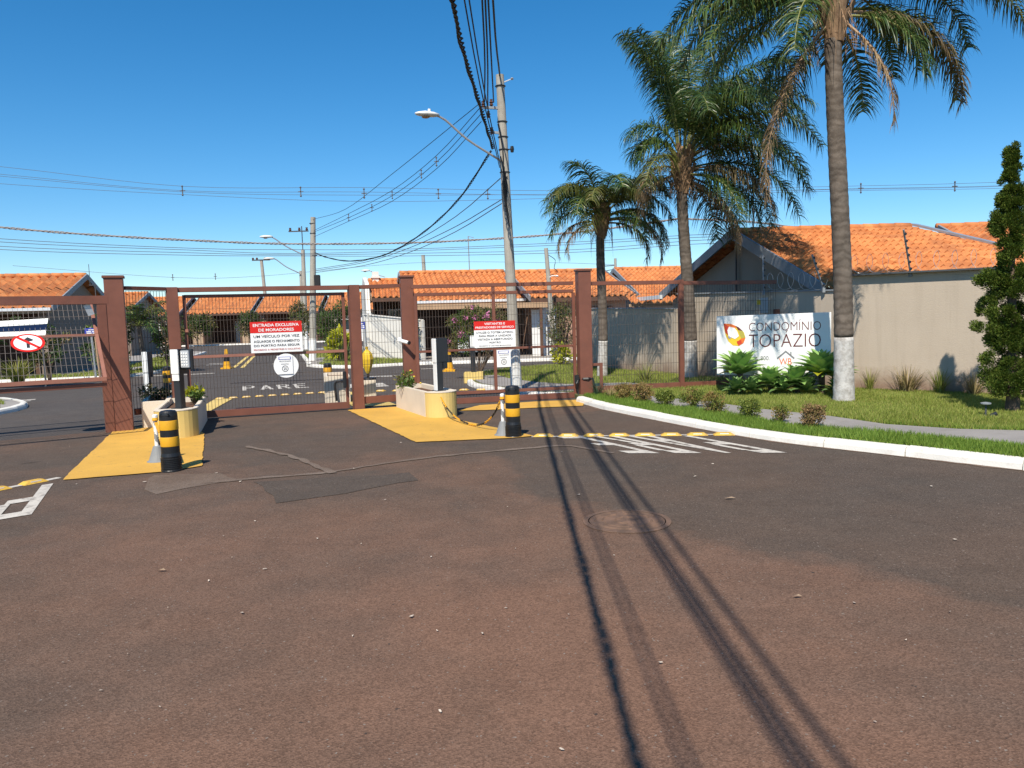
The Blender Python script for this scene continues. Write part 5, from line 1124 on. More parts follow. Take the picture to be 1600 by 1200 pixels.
for i, (x1, x0, z0, z1) in enumerate(((-.25, -.38, 5.96, 5.95), (-.21, -.32, 5.85, 5.95), (-.17, -.2, 5.94, 6.0))):
    cable(f"{['left', 'middle', 'right'][i]} thin wire of three ending at the top brackets of the leaning pole", [(x1 + .50, -24, 6.2), (x1 + .12, -4, 5.62), (x1 + .01, 10.4, 5.74), (x0, 15.9, z0)], .014)
for i, (x1, x0) in enumerate(((-.38, -.12), (-.33, -.08))):
    cable(f"{['left', 'right'][i]} one of two low wires passing the pole brackets toward its middle", [(x1 - .02, -24, 5.5), (x1 - .01, -8, 4.9), (x1, 8.4, 4.95), (x0, 15.9, 4.65 - i * .1)], .009)
cable("single wire reaching the very top of the leaning pole", [(-.02, -24, 6.7), (-.08, 0, 6.1), (-.11, 11.5, 6.18), (-.06, 15.9, 6.45)], .018)
for k, (pts, lab) in enumerate((([(-.38, 15.9, 5.94), (-1.72, 19.7, 5.72), (-3.43, 23.4, 5.5), (-5.55, 27.2, 5.38), (-7.9, 31.8, 5.40)], "topmost"), ([(-.39, 15.9, 5.79), (-1.7, 19.7, 5.58), (-3.44, 23.4, 5.34), (-5.56, 27.2, 5.24), (-7.9, 31.8, 5.34)], "middle"), ([(-.46, 15.9, 5.57), (-1.7, 19.7, 5.42), (-3.45, 23.4, 5.18), (-5.56, 27.2, 5.12), (-7.9, 31.8, 5.15)], "lowest"))):
    cable(f"{lab} of three spaced wires sagging from the leaning pole to the corner pole", pts, .008, spacers=[(-1.73, 19.7, 5.57), (-2.25, 20.9, 5.5), (-3.40, 23.3, 5.36), (-4.35, 25.2, 5.28), (-5.5, 27.1, 5.25)] if k == 1 else (), sp_h=.12)
cable("wire from the leaning pole top to the tip of the corner pole", [(-.38, 15.9, 6.0), (-3.2, 22, 5.72), (-5.62, 27.2, 5.55), (-7.9, 31.8, 5.85)], .008)
cable("twisted black cable sagging from leaning pole down to the corner pole", [(-.28, 15.9, 4.98), (-1.06, 18.1, 4.43), (-2.0, 20.2, 4.01), (-3.05, 22.4, 3.75), (-4.12, 24.5, 3.64), (-5.48, 26.7, 3.72), (-6.74, 28.9, 4.05), (-7.9, 31.8, 4.5)], .010, twist=.4)
for k, (pts, lab) in enumerate((([(-.09, 15.9, 4.45), (-1.29, 19.7, 4.2), (-2.95, 23.4, 3.92), (-5.03, 27.2, 3.76), (-7.9, 31.8, 3.84)], "upper"), ([(-.1, 15.9, 4.01), (-1.3, 19.7, 3.95), (-2.96, 23.4, 3.8), (-5.03, 27.2, 3.7), (-7.9, 31.8, 3.78)], "middle"), ([(-.1, 15.9, 3.93), (-1.31, 19.7, 3.82), (-2.96, 23.4, 3.67), (-5.03, 27.2, 3.6), (-7.9, 31.8, 3.7)], "lower"))):
    cable(f"{lab} of three plain telephone wires from the leaning pole to the corner pole", pts, .010, "cable_grey")
cable("pale twisted cable crossing the whole view at roof height behind the poles", [(-22, 25.5, 5.8), (-17.55, 27, 5.26), (-14.79, 28, 5.02), (-11.76, 29, 4.84), (-8.47, 30, 4.71), (-3.85, 30.5, 4.66), (.17, 30.5, 4.74), (2.64, 30, 4.82), (4.94, 29, 4.93), (6.16, 28, 4.98)], .017, "cable_pale", twist=.5)
cable("pale service cable from behind middle palm down to the corner house roof", [(6.16, 28, 4.98), (8.18, 26, 4.55), (9.0, 22.6, 3.86)], .015, "cable_pale", twist=.5)
GY = (27, 29, 30, 30.5, 30, 27); GX = (-17.6, -11.78, -8.49, -3.86, 2.63, 7.27)
for k, zs in enumerate(((4.87, 4.55, 4.49, 4.42, 4.45, 4.29), (4.76, 4.48, 4.34, 4.35, 4.36, 4.2), (4.61, 4.38, 4.29, 4.25, 4.16, 4.11), (4.5, 4.29, 4.25, 4.15, 4.06, 3.98))):
    cable(f"{ords[k]} from top of the grey wires crossing low above the roofs", [(-24, 24, zs[0] + .6)] + [(x, y, z) for x, y, z in zip(GX, GY, zs)] + [(9.4, 24.6, zs[-1] - .5)], .010, "cable_grey")
for k, (zs, x0) in enumerate((((11.13, 9.71, 9.33, 8.79, 8.59, 8.57), 0), ((10.7, 9.46, 9.08, 8.54, 8.44, 8.36), 0), ((10.59, 9.39, 8.9, 8.61, 8.41, 8.32), 0), ((10.16, 9.24, 8.54, 8.39, 8.33, 8.21), 0))):
    cable(f"{ords[k]} from top of the four high distant wires across the sky", [(-40, 45, zs[0] + 1.3)] + [(x, 45, z) for x, z in zip((-29, -18.6, -8.16, 4.02, 19.5, 29.83), zs)] + [(45, 45, zs[-1] + .3)], .011, "cable_grey", 2.0,
          spacers=[(-18.61, 45, 9.46), (-11.82, 45, 9.2), (-8.18, 45, 9.0), (-3.91, 45, 8.85), (-1.07, 45, 8.75), (20.43, 45, 8.45), (25.85, 45, 8.4)] if k == 1 else (), sp_h=.3)
cable("faint far wire just above the roofs across the left and centre", [(-44.66, 70, 7.65), (-31.2, 72, 6.3), (-24.6, 77, 6.5), (-8.91, 70, 6.82), (3.21, 70, 6.5), (8.6, 62, 5.6)], .014, "cable_grey", 2.0, spacers=[(-31.2, 72, 6.3), (-28, 74, 6.4)], sp_h=.3)

# electric fence brackets and razor wire on the perimeter wall
def bracket(label, P, T, n=6):
    t = thing("fence_bracket", label, "bracket", P, "electric fence brackets on the wall"); P, T = Vector(P), Vector(T); obj("bar", MB().bar(P, T, .025, .025), "metal_grey", t)
    for k in range(n):
        q = P.lerp(T, (k + .8) / (n + .3)); d = Vector((.04, .01, -.015)); obj("insulator", MB().bar(q, q + d, .03, .035), "totem_black", t)
    obj("foot", MB().bar(P + Vector((0, 0, -.06)), P + Vector((0, 0, .03)), .05, .05), "metal_grey", t)
bracket("electric fence bracket standing above the white name board", (5.30, 16.1, 1.99), (5.27, 16.05, 2.75))
bracket("electric fence bracket leaning left of the tallest palm trunk", (6.02, 14.8, 1.97), (5.72, 14.6, 2.62))
bracket("electric fence bracket leaning on the wall right of the tallest palm", (7.06, 13.6, 2.17), (6.75, 13.25, 2.90))
bracket("electric fence bracket half hidden by the narrow conifer", (8.35, 12.25, 2.16), (8.08, 11.95, 3.0))
def coil(label, a, b, r, n, z):
    mb = MB(); a, b = Vector(a), Vector(b); d = (b - a).normalized(); s = Vector((-d.y, d.x, 0)); pts = []
    for i in range(n * 18 + 1):
        t = i / (n * 18); th = 2 * math.pi * i / 18 + math.sin(i * .7) * .25; rr = r * (1 + .15 * math.sin(i * .33)); pts.append(a.lerp(b, t) + Vector((0, 0, rr * math.sin(th) + r)) + (s * .25 + d * .6) * rr * math.cos(th))
    mb.tube(pts, .0035, 4); return obj("razor_wire", mb, "galvanised", loc=tuple(a), label=label, cat="razor wire")
coil("coiled razor wire along the front wall top right of the palm", (6.35, 14.38, 2.21), (8.3, 12.35, 2.18), .17, 10, 2.2)
coil("coiled razor wire on the lower wall above the name board", (5.35, 16.0, 2.0), (6.0, 14.8, 1.97), .17, 5, 2.0)
mb = MB(); mb.box(5.15, 5.32, 15.86, 15.90, 1.55, 1.86); obj("meter_box", mb, "totem_grey", loc=(5.2, 15.9, 1.6), label="small grey meter box with yellow sticker on the wall over the name board", cat="box", bev=.005)
mb = MB(); mb.box(5.08, 5.15, 15.84, 15.855, 1.72, 1.82); obj("warning_sticker", mb, "logo_yellow", loc=(5.1, 15.85, 1.7), label="small yellow warning plate beside the grey meter box", cat="sign")

# ================================================================== VEGETATION
def frond_mesh(base, az, e0, L, droop, nl=95, leaf=.62, hang=.9, plume=.9, seed=0, wid=.022, flat=0.):
    """one feather leaf: midrib tube and drooping leaflets"""
    rnd = random.Random(seed); p = Vector(base); n = 26; pts = [p.copy()]; e = e0; a = az
    for i in range(n):
        t = (i + 1) / n; e = e0 - droop * t ** 1.35; a = az + flat * t
        p = p + Vector((math.cos(e) * math.cos(a), math.cos(e) * math.sin(a), math.sin(e))) * (L / n); pts.append(p.copy())
    rib = MB(); rib.tube(pts, [max(.004, .026 * (1 - .9 * i / n)) for i in range(n + 1)], 5)
    V = []; F = []
    for k in range(nl):
        t = .13 + .87 * (k + rnd.random() * .6) / nl; f = t * n; i = min(int(f), n - 1); q = pts[i].lerp(pts[i + 1], f - i); T = (pts[i + 1] - pts[i]).normalized()
        S = T.cross(Vector((0, 0, 1))); S = S.normalized() if S.length > .05 else Vector((math.sin(az), -math.cos(az), 0)); Nn = S.cross(T)
        ll = leaf * min(1, .45 + 2.2 * (t - .1)) * (1 - .55 * max(0, t - .55) / .45) * rnd.uniform(.8, 1.12)
        for sd in (-1, 1):
            el = rnd.uniform(-.5, 1.0) * plume; d = (S * (sd * math.cos(el)) + Nn * math.sin(el) + T * rnd.uniform(.35, .75)).normalized()
            w = (T * .8 + Nn * rnd.uniform(-.5, .5)).normalized() * (wid * rnd.uniform(.7, 1.15)); c = q.copy(); seg = 4; b = len(V); hg = hang * rnd.uniform(.65, 1.3)
            for s_ in range(seg + 1):
                ww = w * (1, 1.05, .9, .6, .08)[s_] * .5; V.append(c - ww); V.append(c + ww)
                c = c + d * (ll / seg); d = (d + Vector((rnd.uniform(-.06, .06), rnd.uniform(-.06, .06), -hg * .42))).normalized()
            for s_ in range(seg): F.append((b + 2 * s_, b + 2 * s_ + 1, b + 2 * s_ + 3, b + 2 * s_ + 2))
    return rib, (V, F)

def palm(label, base, top, r0, r1, zwhite, crown_h, fronds, boot_r, lean_pts=None, leafmats=("palm_leaf",), leaf=.6):
    t = thing("queen_palm", label, "palm tree", base, "queen palms with white painted feet"); b, q = Vector(base), Vector(top); n = 90; pts = []; rs = []
    for i in range(n + 1):
        f = i / n; p = b.lerp(q, f) + Vector((.03 * math.sin(f * 5), .0, 0)); pts.append(p)
        rs.append((r0 + (r1 - r0) * f) * (1 + .12 * math.exp(-f * 14)) * (1 + .022 * math.sin(i * 2.1) + random.uniform(-.012, .012)))
    k = max(2, int(n * (zwhite - b.z) / (q.z - b.z)))
    obj("trunk", MB().tube(pts[k:], rs[k:], 18), "trunk_ringed", t, smooth=True); obj("painted_base", MB().tube(pts[:k + 1], [r * 1.012 for r in rs[:k + 1]], 18), "trunk_paint", t, smooth=True)
    # old leaf bases
    mb = MB(); mb.tube([q + Vector((0, 0, -.05)), q + Vector((0, 0, crown_h * .25)), q + Vector((0, 0, crown_h * .6)), q + Vector((0, 0, crown_h))], [r1 * 1.02, boot_r * .85, boot_r * .7, r1 * .5], 12)
    for i in range(46):
        a = i * 2.4; f = i / 46; z = q.z - .06 + f * crown_h * .8; rr = r1 * 1.0 + (boot_r - r1) * math.sin(min(1, f * 1.5) * math.pi * .6)
        p0 = Vector((q.x + math.cos(a) * rr * .8, q.y + math.sin(a) * rr * .8, z)); p1 = Vector((q.x + math.cos(a) * (rr * 1.25 + .03), q.y + math.sin(a) * (rr * 1.25 + .03), z + .3 * random.uniform(.7, 1.5)))
        mb.bar(p0, p1, .10 * random.uniform(.6, 1.1), .025, up=(math.cos(a), math.sin(a), .2))
    for i in range(60):
        a = random.uniform(0, 6.28); z = q.z + random.uniform(0, crown_h * .7); rr = boot_r * 1.05; p0 = Vector((q.x + math.cos(a) * rr, q.y + math.sin(a) * rr, z)); mb.tube([p0, p0 + Vector((math.cos(a) * .08, math.sin(a) * .08, -.15)), p0 + Vector((math.cos(a) * .09, math.sin(a) * .09, -.15 - random.uniform(.15, .4)))], [.007, .005, .002], 3)
    obj("leaf_bases", mb, "boot", t, kind='stuff')
    for i, (az, e0, L, dr, kind) in enumerate(fronds):
        hz = .25 + .75 * max(0, min(1, (math.degrees(0) + e0 + 20) / 100)); st = q + Vector((math.cos(R(az)) * boot_r * .6, math.sin(R(az)) * boot_r * .6, crown_h * hz))
        if kind == 'g': args = dict(nl=int(50 * L), leaf=leaf * 1.12, hang=1.25, plume=.7); lm = leafmats[i % len(leafmats)]; rm = "rachis_green"
        elif kind == 'o': args = dict(nl=int(52 * L), leaf=leaf * 1.08, hang=1.4, plume=.6); lm = "palm_leaf_olive"; rm = "rachis_green"
        elif kind == 'y': args = dict(nl=int(48 * L), leaf=leaf * .95, hang=1.7, plume=.4); lm = "palm_drying"; rm = "rachis_dead"
        else: args = dict(nl=int(40 * L), leaf=leaf * .75, hang=1.7, plume=.35, wid=.02); lm = "palm_dead"; rm = "rachis_dead"
        rib, lf = frond_mesh(st, R(az), R(e0), L, R(dr), seed=i * 7 + int(base[0] * 100), flat=random.uniform(-.25, .25), **args)
        fo = obj("frond" if kind in 'go' else "dead_frond", lf, lm, t); obj("midrib", rib, rm, fo)
    return t
F1 = [(185, 20, 2.9, 82, 'g'), (200, 12, 2.7, 78, 'g'), (176, 30, 2.9, 92, 'g'), (212, 30, 2.7, 92, 'g'), (190, 52, 3.0, 112, 'g'), (155, 30, 2.7, 105, 'g'), (228, 8, 2.2, 90, 'g'), (180, 4, 2.3, 78, 'g'),
      (0, 45, 3.1, 105, 'g'), (-18, 52, 3.3, 100, 'o'), (20, 35, 3.0, 110, 'g'), (-6, 30, 3.0, 98, 'o'), (10, 60, 3.2, 105, 'g'), (45, 30, 2.8, 110, 'g'), (-45, 62, 3.0, 95, 'g'), (100, 60, 3.0, 100, 'g'), (75, 40, 2.9, 105, 'g'), (125, 35, 2.9, 108, 'g'), (270, 78, 3.0, 75, 'g'), (310, 70, 3.0, 85, 'g'), (60, 78, 3.0, 65, 'g'),
      (-2, 2, 2.6, 92, 'y'), (6, 8, 2.7, 98, 'o'), (8, 4, 1.7, 92, 'g'), (-25, -8, 1.7, 80, 'g'), (40, -20, 1.6, 72, 'g'), (160, -15, 1.4, 72, 'g'), (120, -25, 1.5, 65, 'g'),
      (194, -48, 3.0, 48, 'd'), (-35, -45, 1.9, 50, 'd')]
palm("tallest palm in front, its trunk crossing the right edge of the name board", (5.40, 12.44, .06), (5.16, 12.3, 5.75), .152, .125, 1.16, .95, F1, .215, leaf=.62)
F2 = [(150, 86, 2.9, 48, 'g'), (190, 85, 2.8, 52, 'g'), (120, 87, 3.1, 42, 'g'), (95, 87, 3.3, 45, 'g'), (215, 86, 2.7, 55, 'g'), (165, 58, 1.35, 140, 'g'), (195, 52, 1.3, 140, 'g'), (180, 70, 1.5, 130, 'g'), (60, 84, 3.3, 60, 'g'), (-10, 82, 3.3, 72, 'g'),
      (0, 64, 3.3, 105, 'g'), (20, 54, 3.3, 112, 'g'), (-15, 50, 3.4, 112, 'g'), (-35, 56, 3.1, 112, 'g'), (5, 38, 3.2, 105, 'g'), (-10, 28, 3.1, 98, 'g'), (30, 40, 3.0, 108, 'g'), (55, 52, 3.0, 108, 'g'), (-60, 60, 2.9, 112, 'g'), (-90, 62, 2.6, 120, 'g'), (-25, 72, 3.3, 92, 'g'), (40, 74, 3.2, 85, 'g'), (75, 32, 2.7, 105, 'g'), (-45, 42, 2.6, 112, 'g'), (12, 70, 3.4, 95, 'g'),
      (-8, 14, 3.0, 88, 'g'), (15, 8, 2.8, 88, 'g'), (-30, 8, 2.5, 92, 'y'), (-5, -4, 2.3, 82, 'g'), (25, -8, 2.2, 80, 'y'), (-45, -5, 2.0, 85, 'g'), (40, -18, 1.8, 70, 'g'), (-15, -25, 1.9, 62, 'd'), (200, 14, 1.5, 118, 'd'), (185, -5, 1.4, 95, 'd'), (10, -28, 2.1, 60, 'd'), (230, 24, 1.8, 108, 'o')]
palm("middle palm with the densest crown, beside the thin fence post", (4.18, 17.85, .06), (3.98, 17.6, 4.32), .150, .118, 1.0, 1.0, F2, .21, leaf=.70)
F3 = [(175, 62, 1.52, 112, 'g'), (195, 50, 1.6, 118, 'g'), (150, 48, 1.52, 118, 'g'), (215, 60, 1.6, 112, 'o'), (235, 45, 1.52, 118, 'g'), (260, 55, 1.52, 118, 'o'), (280, 60, 1.9, 115, 'g'), (300, 48, 1.9, 118, 'o'), (325, 55, 2.0, 115, 'o'), (345, 60, 2.1, 110, 'g'), (0, 45, 2.0, 118, 'g'), (15, 62, 2.0, 105, 'g'), (40, 50, 1.9, 110, 'g'), (70, 60, 1.9, 105, 'g'), (100, 55, 1.52, 110, 'g'), (130, 65, 1.52, 100, 'g'), (190, 28, 1.44, 112, 'g'), (350, 25, 1.8, 112, 'g'), (250, 25, 1.36, 112, 'o'), (310, 22, 1.7, 112, 'g'), (225, 78, 1.52, 85, 'g'),
      (188, 8, 1.52, 112, 'd'), (200, 0, 1.28, 105, 'd'), (345, 2, 1.6, 105, 'y'), (5, 15, 2.1, 118, 'd'), (-15, 10, 2.0, 112, 'd'), (10, 28, 2.2, 124, 'd')]
palm("shortest palm, right beside the black strapped gate post", (2.23, 18.95, .06), (2.27, 18.8, 3.5), .120, .100, 1.0, .75, F3, .17, leaf=.55)

def leaves(n, centers, spread, size, up=.3, asp=.45, seed=0, out=.6, C0=None):
    """leaf-sized pointed faces scattered round clump centres"""
    r = np.random.default_rng(seed); c = np.array(centers, float); idx = r.integers(0, len(c), n); d = r.normal(size=(n, 3)); d /= np.linalg.norm(d, axis=1)[:, None]
    P = c[idx] + d * (np.asarray(spread)[idx][:, None] if np.ndim(spread) else spread) * r.uniform(.35, 1.05, n)[:, None]
    dr = r.normal(size=(n, 3)) * .6 + d * out; dr[:, 2] += up; dr /= np.linalg.norm(dr, axis=1)[:, None]
    sd = np.cross(dr, r.normal(size=(n, 3))); sd /= np.linalg.norm(sd, axis=1)[:, None]; s = size * r.uniform(.6, 1.3, n)[:, None]
    V = np.stack([P, P + dr * s * .5 + sd * s * asp * .5, P + dr * s, P + dr * s * .5 - sd * s * asp * .5], 1).reshape(-1, 3); return V, np.arange(4 * n).reshape(-1, 4)

def bush(name, label, cat, base, size, n, leaf, mat, clumps=14, stems=4, trunk=.0, seed=1, mat2=None, group=None, up=.3, asp=.45, stem_r=.012):
    t = thing(name, label, cat, base, group); r = random.Random(seed); sx, sy, sz = size; C = []; S = []
    for i in range(clumps):
        a = r.uniform(0, 6.28); rr = r.uniform(.15, .78) ** .7; z = r.uniform(.12, .88); k = math.sin(math.pi * min(.95, max(.12, z * .85 + .1))) ** .6
        C.append((base[0] + math.cos(a) * rr * sx * k, base[1] + math.sin(a) * rr * sy * k, base[2] + trunk + z * sz)); S.append(r.uniform(.24, .44) * min(sx, sy, sz * .6) * 1.15)
    mb = MB()
    for i in range(stems):
        c = C[r.randrange(clumps)]; m = Vector(base).lerp(Vector(c), .45) + Vector((r.uniform(-.05, .05), r.uniform(-.05, .05), .12 * sz)); mb.tube(smooth_path([base, m, c], .1), stem_r, 5)
    if trunk: mb.tube([base, (base[0], base[1], base[2] + trunk + .15 * sz)], stem_r * 1.8, 7)
    obj("stem", mb, "bark", t)
    if mat2:
        h = clumps * 2 // 3; V, F = leaves(int(n * .66), C[:h], S[:h], leaf, up, asp, seed); obj("foliage", (V, F), mat, t); V, F = leaves(int(n * .34), C[h:], S[h:], leaf, up, asp, seed + 1); obj("foliage", (V, F), mat2, t)
    else: V, F = leaves(n, C, S, leaf, up, asp, seed); obj("foliage", (V, F), mat, t)
    return t, C, S
# clipped little hedge plants along the path
hp = [(1.98, 13.5, .21, .24, "leaf_hedge_dry", "leaf_dry", "half dry low shrub nearest the gate post beside the kerb"), (2.24, 13.1, .23, .27, "leaf_dry", "leaf_hedge_dry", "brownish dry shrub, second from the gate post"),
      (2.50, 12.52, .17, .22, "leaf_hedge", None, "small round green shrub, third from the gate post"), (2.86, 12.18, .25, .27, "leaf_hedge", "leaf_hedge_dry", "broad green clipped shrub, fourth from the gate post"),
      (3.03, 11.35, .20, .28, "leaf_hedge_dry", "leaf_hedge", "orange tinged shrub, fifth from the gate post"), (3.36, 10.80, .20, .23, "leaf_hedge", "leaf_hedge", "yellowish green shrub, sixth from the gate post"),
      (3.60, 10.25, .12, .20, "leaf_hedge", "leaf_hedge_dry", "tiny thin shrub, seventh from the gate post"), (3.84, 9.75, .19, .25, "leaf_dry", "leaf_dry", "dead brown shrub nearest the viewer beside the footpath")]
for i, (x, y, r_, h, m1, m2, lab) in enumerate(hp):
    bush("hedge_shrub", lab, "shrub", (x, y, .085), (r_ * .95, r_ * .95, h * 1.05), 2600 if i != 6 else 1100, .030, m1, 30, 12, .03, 20 + i, m2, "low shrubs along the footpath", stem_r=.007)
def tuft(label, x, y, n, h, mat, spread=.16, seed=0, z=.085, wid=.014, name="grass_tuft", cat="grass tuft", group="grass tufts along the wall", bend=.5):
    r = random.Random(seed); V = []; F = []
    for i in range(n):
        a = r.uniform(0, 6.28); b0 = r.uniform(0, spread * .35); p = Vector((x + math.cos(a) * b0, y + math.sin(a) * b0, z)); hh = h * r.uniform(.55, 1.1); o_ = r.uniform(.1, 1) * spread * 1.6; b = len(V); w = Vector((-math.sin(a), math.cos(a), 0)) * wid * .5
        seg = 4
        for s in range(seg + 1):
            t = s / seg; c = p + Vector((math.cos(a) * o_ * t ** 1.6, math.sin(a) * o_ * t ** 1.6, hh * (t - bend * t * t * o_ / spread * .35))); k = (1 - t) ** .7 + .05; V += [c - w * k, c + w * k]
        for s in range(seg): F.append((b + 2 * s, b + 2 * s + 1, b + 2 * s + 3, b + 2 * s + 2))
    return obj(name, (V, F), mat, loc=(x, y, z), label=label, cat=cat, group=group)
for i, (x, y, n, h, m, sp, lab) in enumerate(((6.15, 14.05, 26, .55, "tuft_green", .10, "thin grass tuft squeezed just right of the tallest palm foot"), (6.50, 13.9, 60, .48, "tuft_green", .16, "upright green grass tuft, first along wall after the palm"), (6.95, 13.45, 170, .52, "tuft_dry", .33, "wide straw coloured grass clump against the beige wall"),
        (7.25, 12.95, 110, .52, "tuft_green", .20, "bright green upright grass clump right of the straw coloured one"), (7.62, 12.6, 130, .45, "tuft_dry", .24, "brown withered grass clump left of the conifer"), (7.95, 12.25, 70, .48, "tuft_green", .18, "grass clump partly hidden by the conifer"))):
    tuft(lab, x, y, n, h, m, sp, 40 + i)
tuft("loose green grass clump inside the fence near the shortest palm", 3.0, 17.2, 90, .5, "tuft_green", .35, 60, group=None)
tuft("pale wispy grass clump at the foot of the strapped gate post", 1.60, 14.35, 120, .42, "yucca", .22, 61, wid=.008, group=None)
tuft("dry grass between kerb end and strapped gate post", 1.78, 13.95, 90, .28, "tuft_dry", .22, 62, wid=.008, group=None)
# agaves
def agave_leaf(L, w):
    V = []; F = []; seg = 7
    for s in range(seg + 1):
        t = s / seg; k = w * (.55 + .45 * math.sin(min(1, t * 1.6) * math.pi / 2)) * (1 - max(0, t - .45) ** 1.5 / .55 ** 1.5) * .5 + .002; z = .16 * L * math.sin(t * 2.2) - .10 * L * t * t; ch = .22 * k
        V += [(L * t, -k, z + ch), (L * t, 0, z - ch * .6), (L * t, k, z + ch)]
    for s in range(seg):
        b = 3 * s; F += [(b, b + 3, b + 4, b + 1), (b + 1, b + 4, b + 5, b + 2)]
    return V, F
ag_me = {}
for key, (L, w, m) in {"big": (.56, .24, "agave_leaf"), "mid": (.42, .19, "agave_leaf"), "low": (.32, .13, "agave_low")}.items():
    V, F = agave_leaf(L, w); me = bpy.data.meshes.new("leaf"); me.from_pydata(V, [], F); me.polygons.foreach_set("use_smooth", [True] * len(F)); me.materials.append(MATS[m]); ag_me[key] = me
yel = ag_me["mid"].copy(); yel.materials.clear(); yel.materials.append(MATS["leaf_croton"])
def agave(label, x, y, z, key, n, stem=True, tilt=0., seed=0):
    t = thing("agave", label, "agave", (x, y, .06), "agaves in front of the name board"); r = random.Random(seed)
    if stem: obj("stem", MB().tube([(x, y, .0), (x + .02, y, z * .5), (x, y, z + .06)], [.05, .045, .06], 9), "bark", t)
    for i in range(n):
        f = i / (n - 1); a = i * 2.39996 + r.uniform(-.15, .15); e = R(82 - 84 * f ** .95 + r.uniform(-6, 6)); s = (.62 + .38 * math.sin(min(1, f * 1.4) * math.pi / 2)) * r.uniform(.9, 1.08)
        me = yel if (f > .9 and r.random() < .15 and key != "low") else ag_me[key]
        o = bpy.data.objects.new("leaf", me); COL.objects.link(o); o.parent = t; o.location = (0, 0, z - .06 + (.05 if f < .5 else .02)); o.rotation_euler = (r.uniform(-.15, .15), -e, a); o.scale = (s, s, s)
    return t
agave("large agave rosette at the left corner of the name board", 4.20, 14.1, .43, "big", 44, True, 0, 1)
agave("smaller agave rosette second from left under the name board", 4.64, 13.75, .25, "mid", 40, True, 0, 2)
agave("agave rosette in the middle, standing over the house logo", 5.04, 13.55, .27, "mid", 40, True, 0, 3)
agave("largest agave rosette at right against the tall palm", 5.44, 13.45, .43, "big", 46, True, 0, 4)
agave("dark agave rosette pressed behind the tallest palm trunk", 5.66, 13.4, .38, "mid", 38, True, 0, 5)
for i, (x, y, lab) in enumerate(((4.03, 13.75, "low small agave at left foot of the large left agave"), (4.28, 13.65, "low small agave right of the leftmost low one"), (5.15, 13.35, "low small agave under the middle rosettes"), (5.55, 13.05, "low small agave in shade beside the palm foot"), (4.78, 13.5, "low small agave between the two middle rosettes"), (4.9, 13.95, "low small agave hidden behind the middle rosettes"))):
    agave(lab, x, y, .16, "low", 26, False, 0, 10 + i)
# narrow conifer
def cypress(label, x, y, H):
    t = thing("conifer", label, "conifer", (x, y, .07)); r = random.Random(5); obj("trunk", MB().tube([(x, y, 0), (x + .02, y, .5), (x - .05, y, 1.8), (x - .08, y, H * .97)], [.10, .075, .05, .008], 9), "bark", t); C = []; S = []
    rad = lambda f: (.30 * min(1, .55 + f * 4.0) * (1 - f) ** .85 + .04) * (1 + .20 * math.sin(f * 19 + .6) + .16 * math.sin(f * 37 + 1))
    for i in range(400):
        f = r.random() ** 1.12; a = r.uniform(0, 6.28); R0 = rad(f) * (1 + .36 * math.sin(2 * a + f * 11)); rr = R0 * (.35 + .65 * r.random() ** .5); z = .36 + f * (H - .42)
        C.append((x - .09 * f + math.cos(a) * rr, y + math.sin(a) * rr, z)); S.append(.05 + .065 * r.random() * (1.15 - f))
    for a, zf, d in ((3.4, 1.95, .50), (3.1, 1.85, .44), (.2, .95, .45), (.0, 1.2, .5), (.1, 3.05, .26), (3.2, 1.3, .5), (6.0, .7, .5)):
        for k in range(8): C.append((x + math.cos(a) * (d - .05 * k) + r.uniform(-.04, .04), y + r.uniform(-.1, .1), zf + r.uniform(-.08, .08))); S.append(.08)
    C = np.array(C); S = np.array(S); n = 130000; g = np.random.default_rng(3); idx = g.integers(0, len(C), n); d = g.normal(size=(n, 3)); d /= np.linalg.norm(d, axis=1)[:, None]
    P = C[idx] + d * S[idx][:, None] * g.uniform(.3, 1.0, n)[:, None]; ax = C[idx] - np.array((x, y, 0)); ax[:, 2] = 0; ax /= (np.linalg.norm(ax, axis=1)[:, None] + 1e-6)
    dr = d * .8 + ax * .7 + g.normal(size=(n, 3)) * .25; dr[:, 2] += .55; dr /= np.linalg.norm(dr, axis=1)[:, None]; sd = np.cross(dr, g.normal(size=(n, 3))); sd /= np.linalg.norm(sd, axis=1)[:, None]; s = g.uniform(.02, .042, n)[:, None]
    V = np.stack([P, P + dr * s * .55 + sd * s * .2, P + dr * s, P + dr * s * .55 - sd * s * .2], 1).reshape(-1, 3); obj("foliage", (V, np.arange(4 * n).reshape(-1, 4)), "cypress_leaf", t); return t
cypress("tall narrow twisted dark green conifer at the right edge", 6.98, 10.66, 3.78)
sl = thing("solar_light", "small black solar garden light in the shade left of the conifer", "garden light", (6.36, 10.25, .08))
obj("head", MB().lathe([(.02, .16), (.065, .175), (.065, .19), (.02, .2)], 12, (6.36, 10.25, .085)), "metal_grey", sl); obj("spike", MB().tube([(6.36, 10.25, .06), (6.36, 10.25, .25)], .012), "metal_dark", sl); obj("spot", MB().tube([(6.40, 10.2, .10), (6.46, 10.16, .14)], .03, 8), "totem_black", sl)
# oleander with pink flowers
ol, C, S = bush("oleander", "oleander with pink flower clusters behind the visitors gate", "shrub", (-.86, 20.4, .1), (1.02, .6, 1.30), 6500, .11, "leaf_olive", 34, 14, .55, 77, "leaf_mid", asp=.2, stem_r=.014)
r_ = random.Random(4); fl = []; fs_ = []
for i in range(30): c_ = C[r_.randrange(len(C))]; fl.append((c_[0] + r_.uniform(-.2, .2), c_[1] - r_.uniform(.1, .3), c_[2] + r_.uniform(-.05, .2))); fs_.append(.06)
V, F = leaves(900, fl, fs_, .045, .1, .9, 9); obj("flower_clusters", (V, F), "flower_pink", ol, kind='stuff')
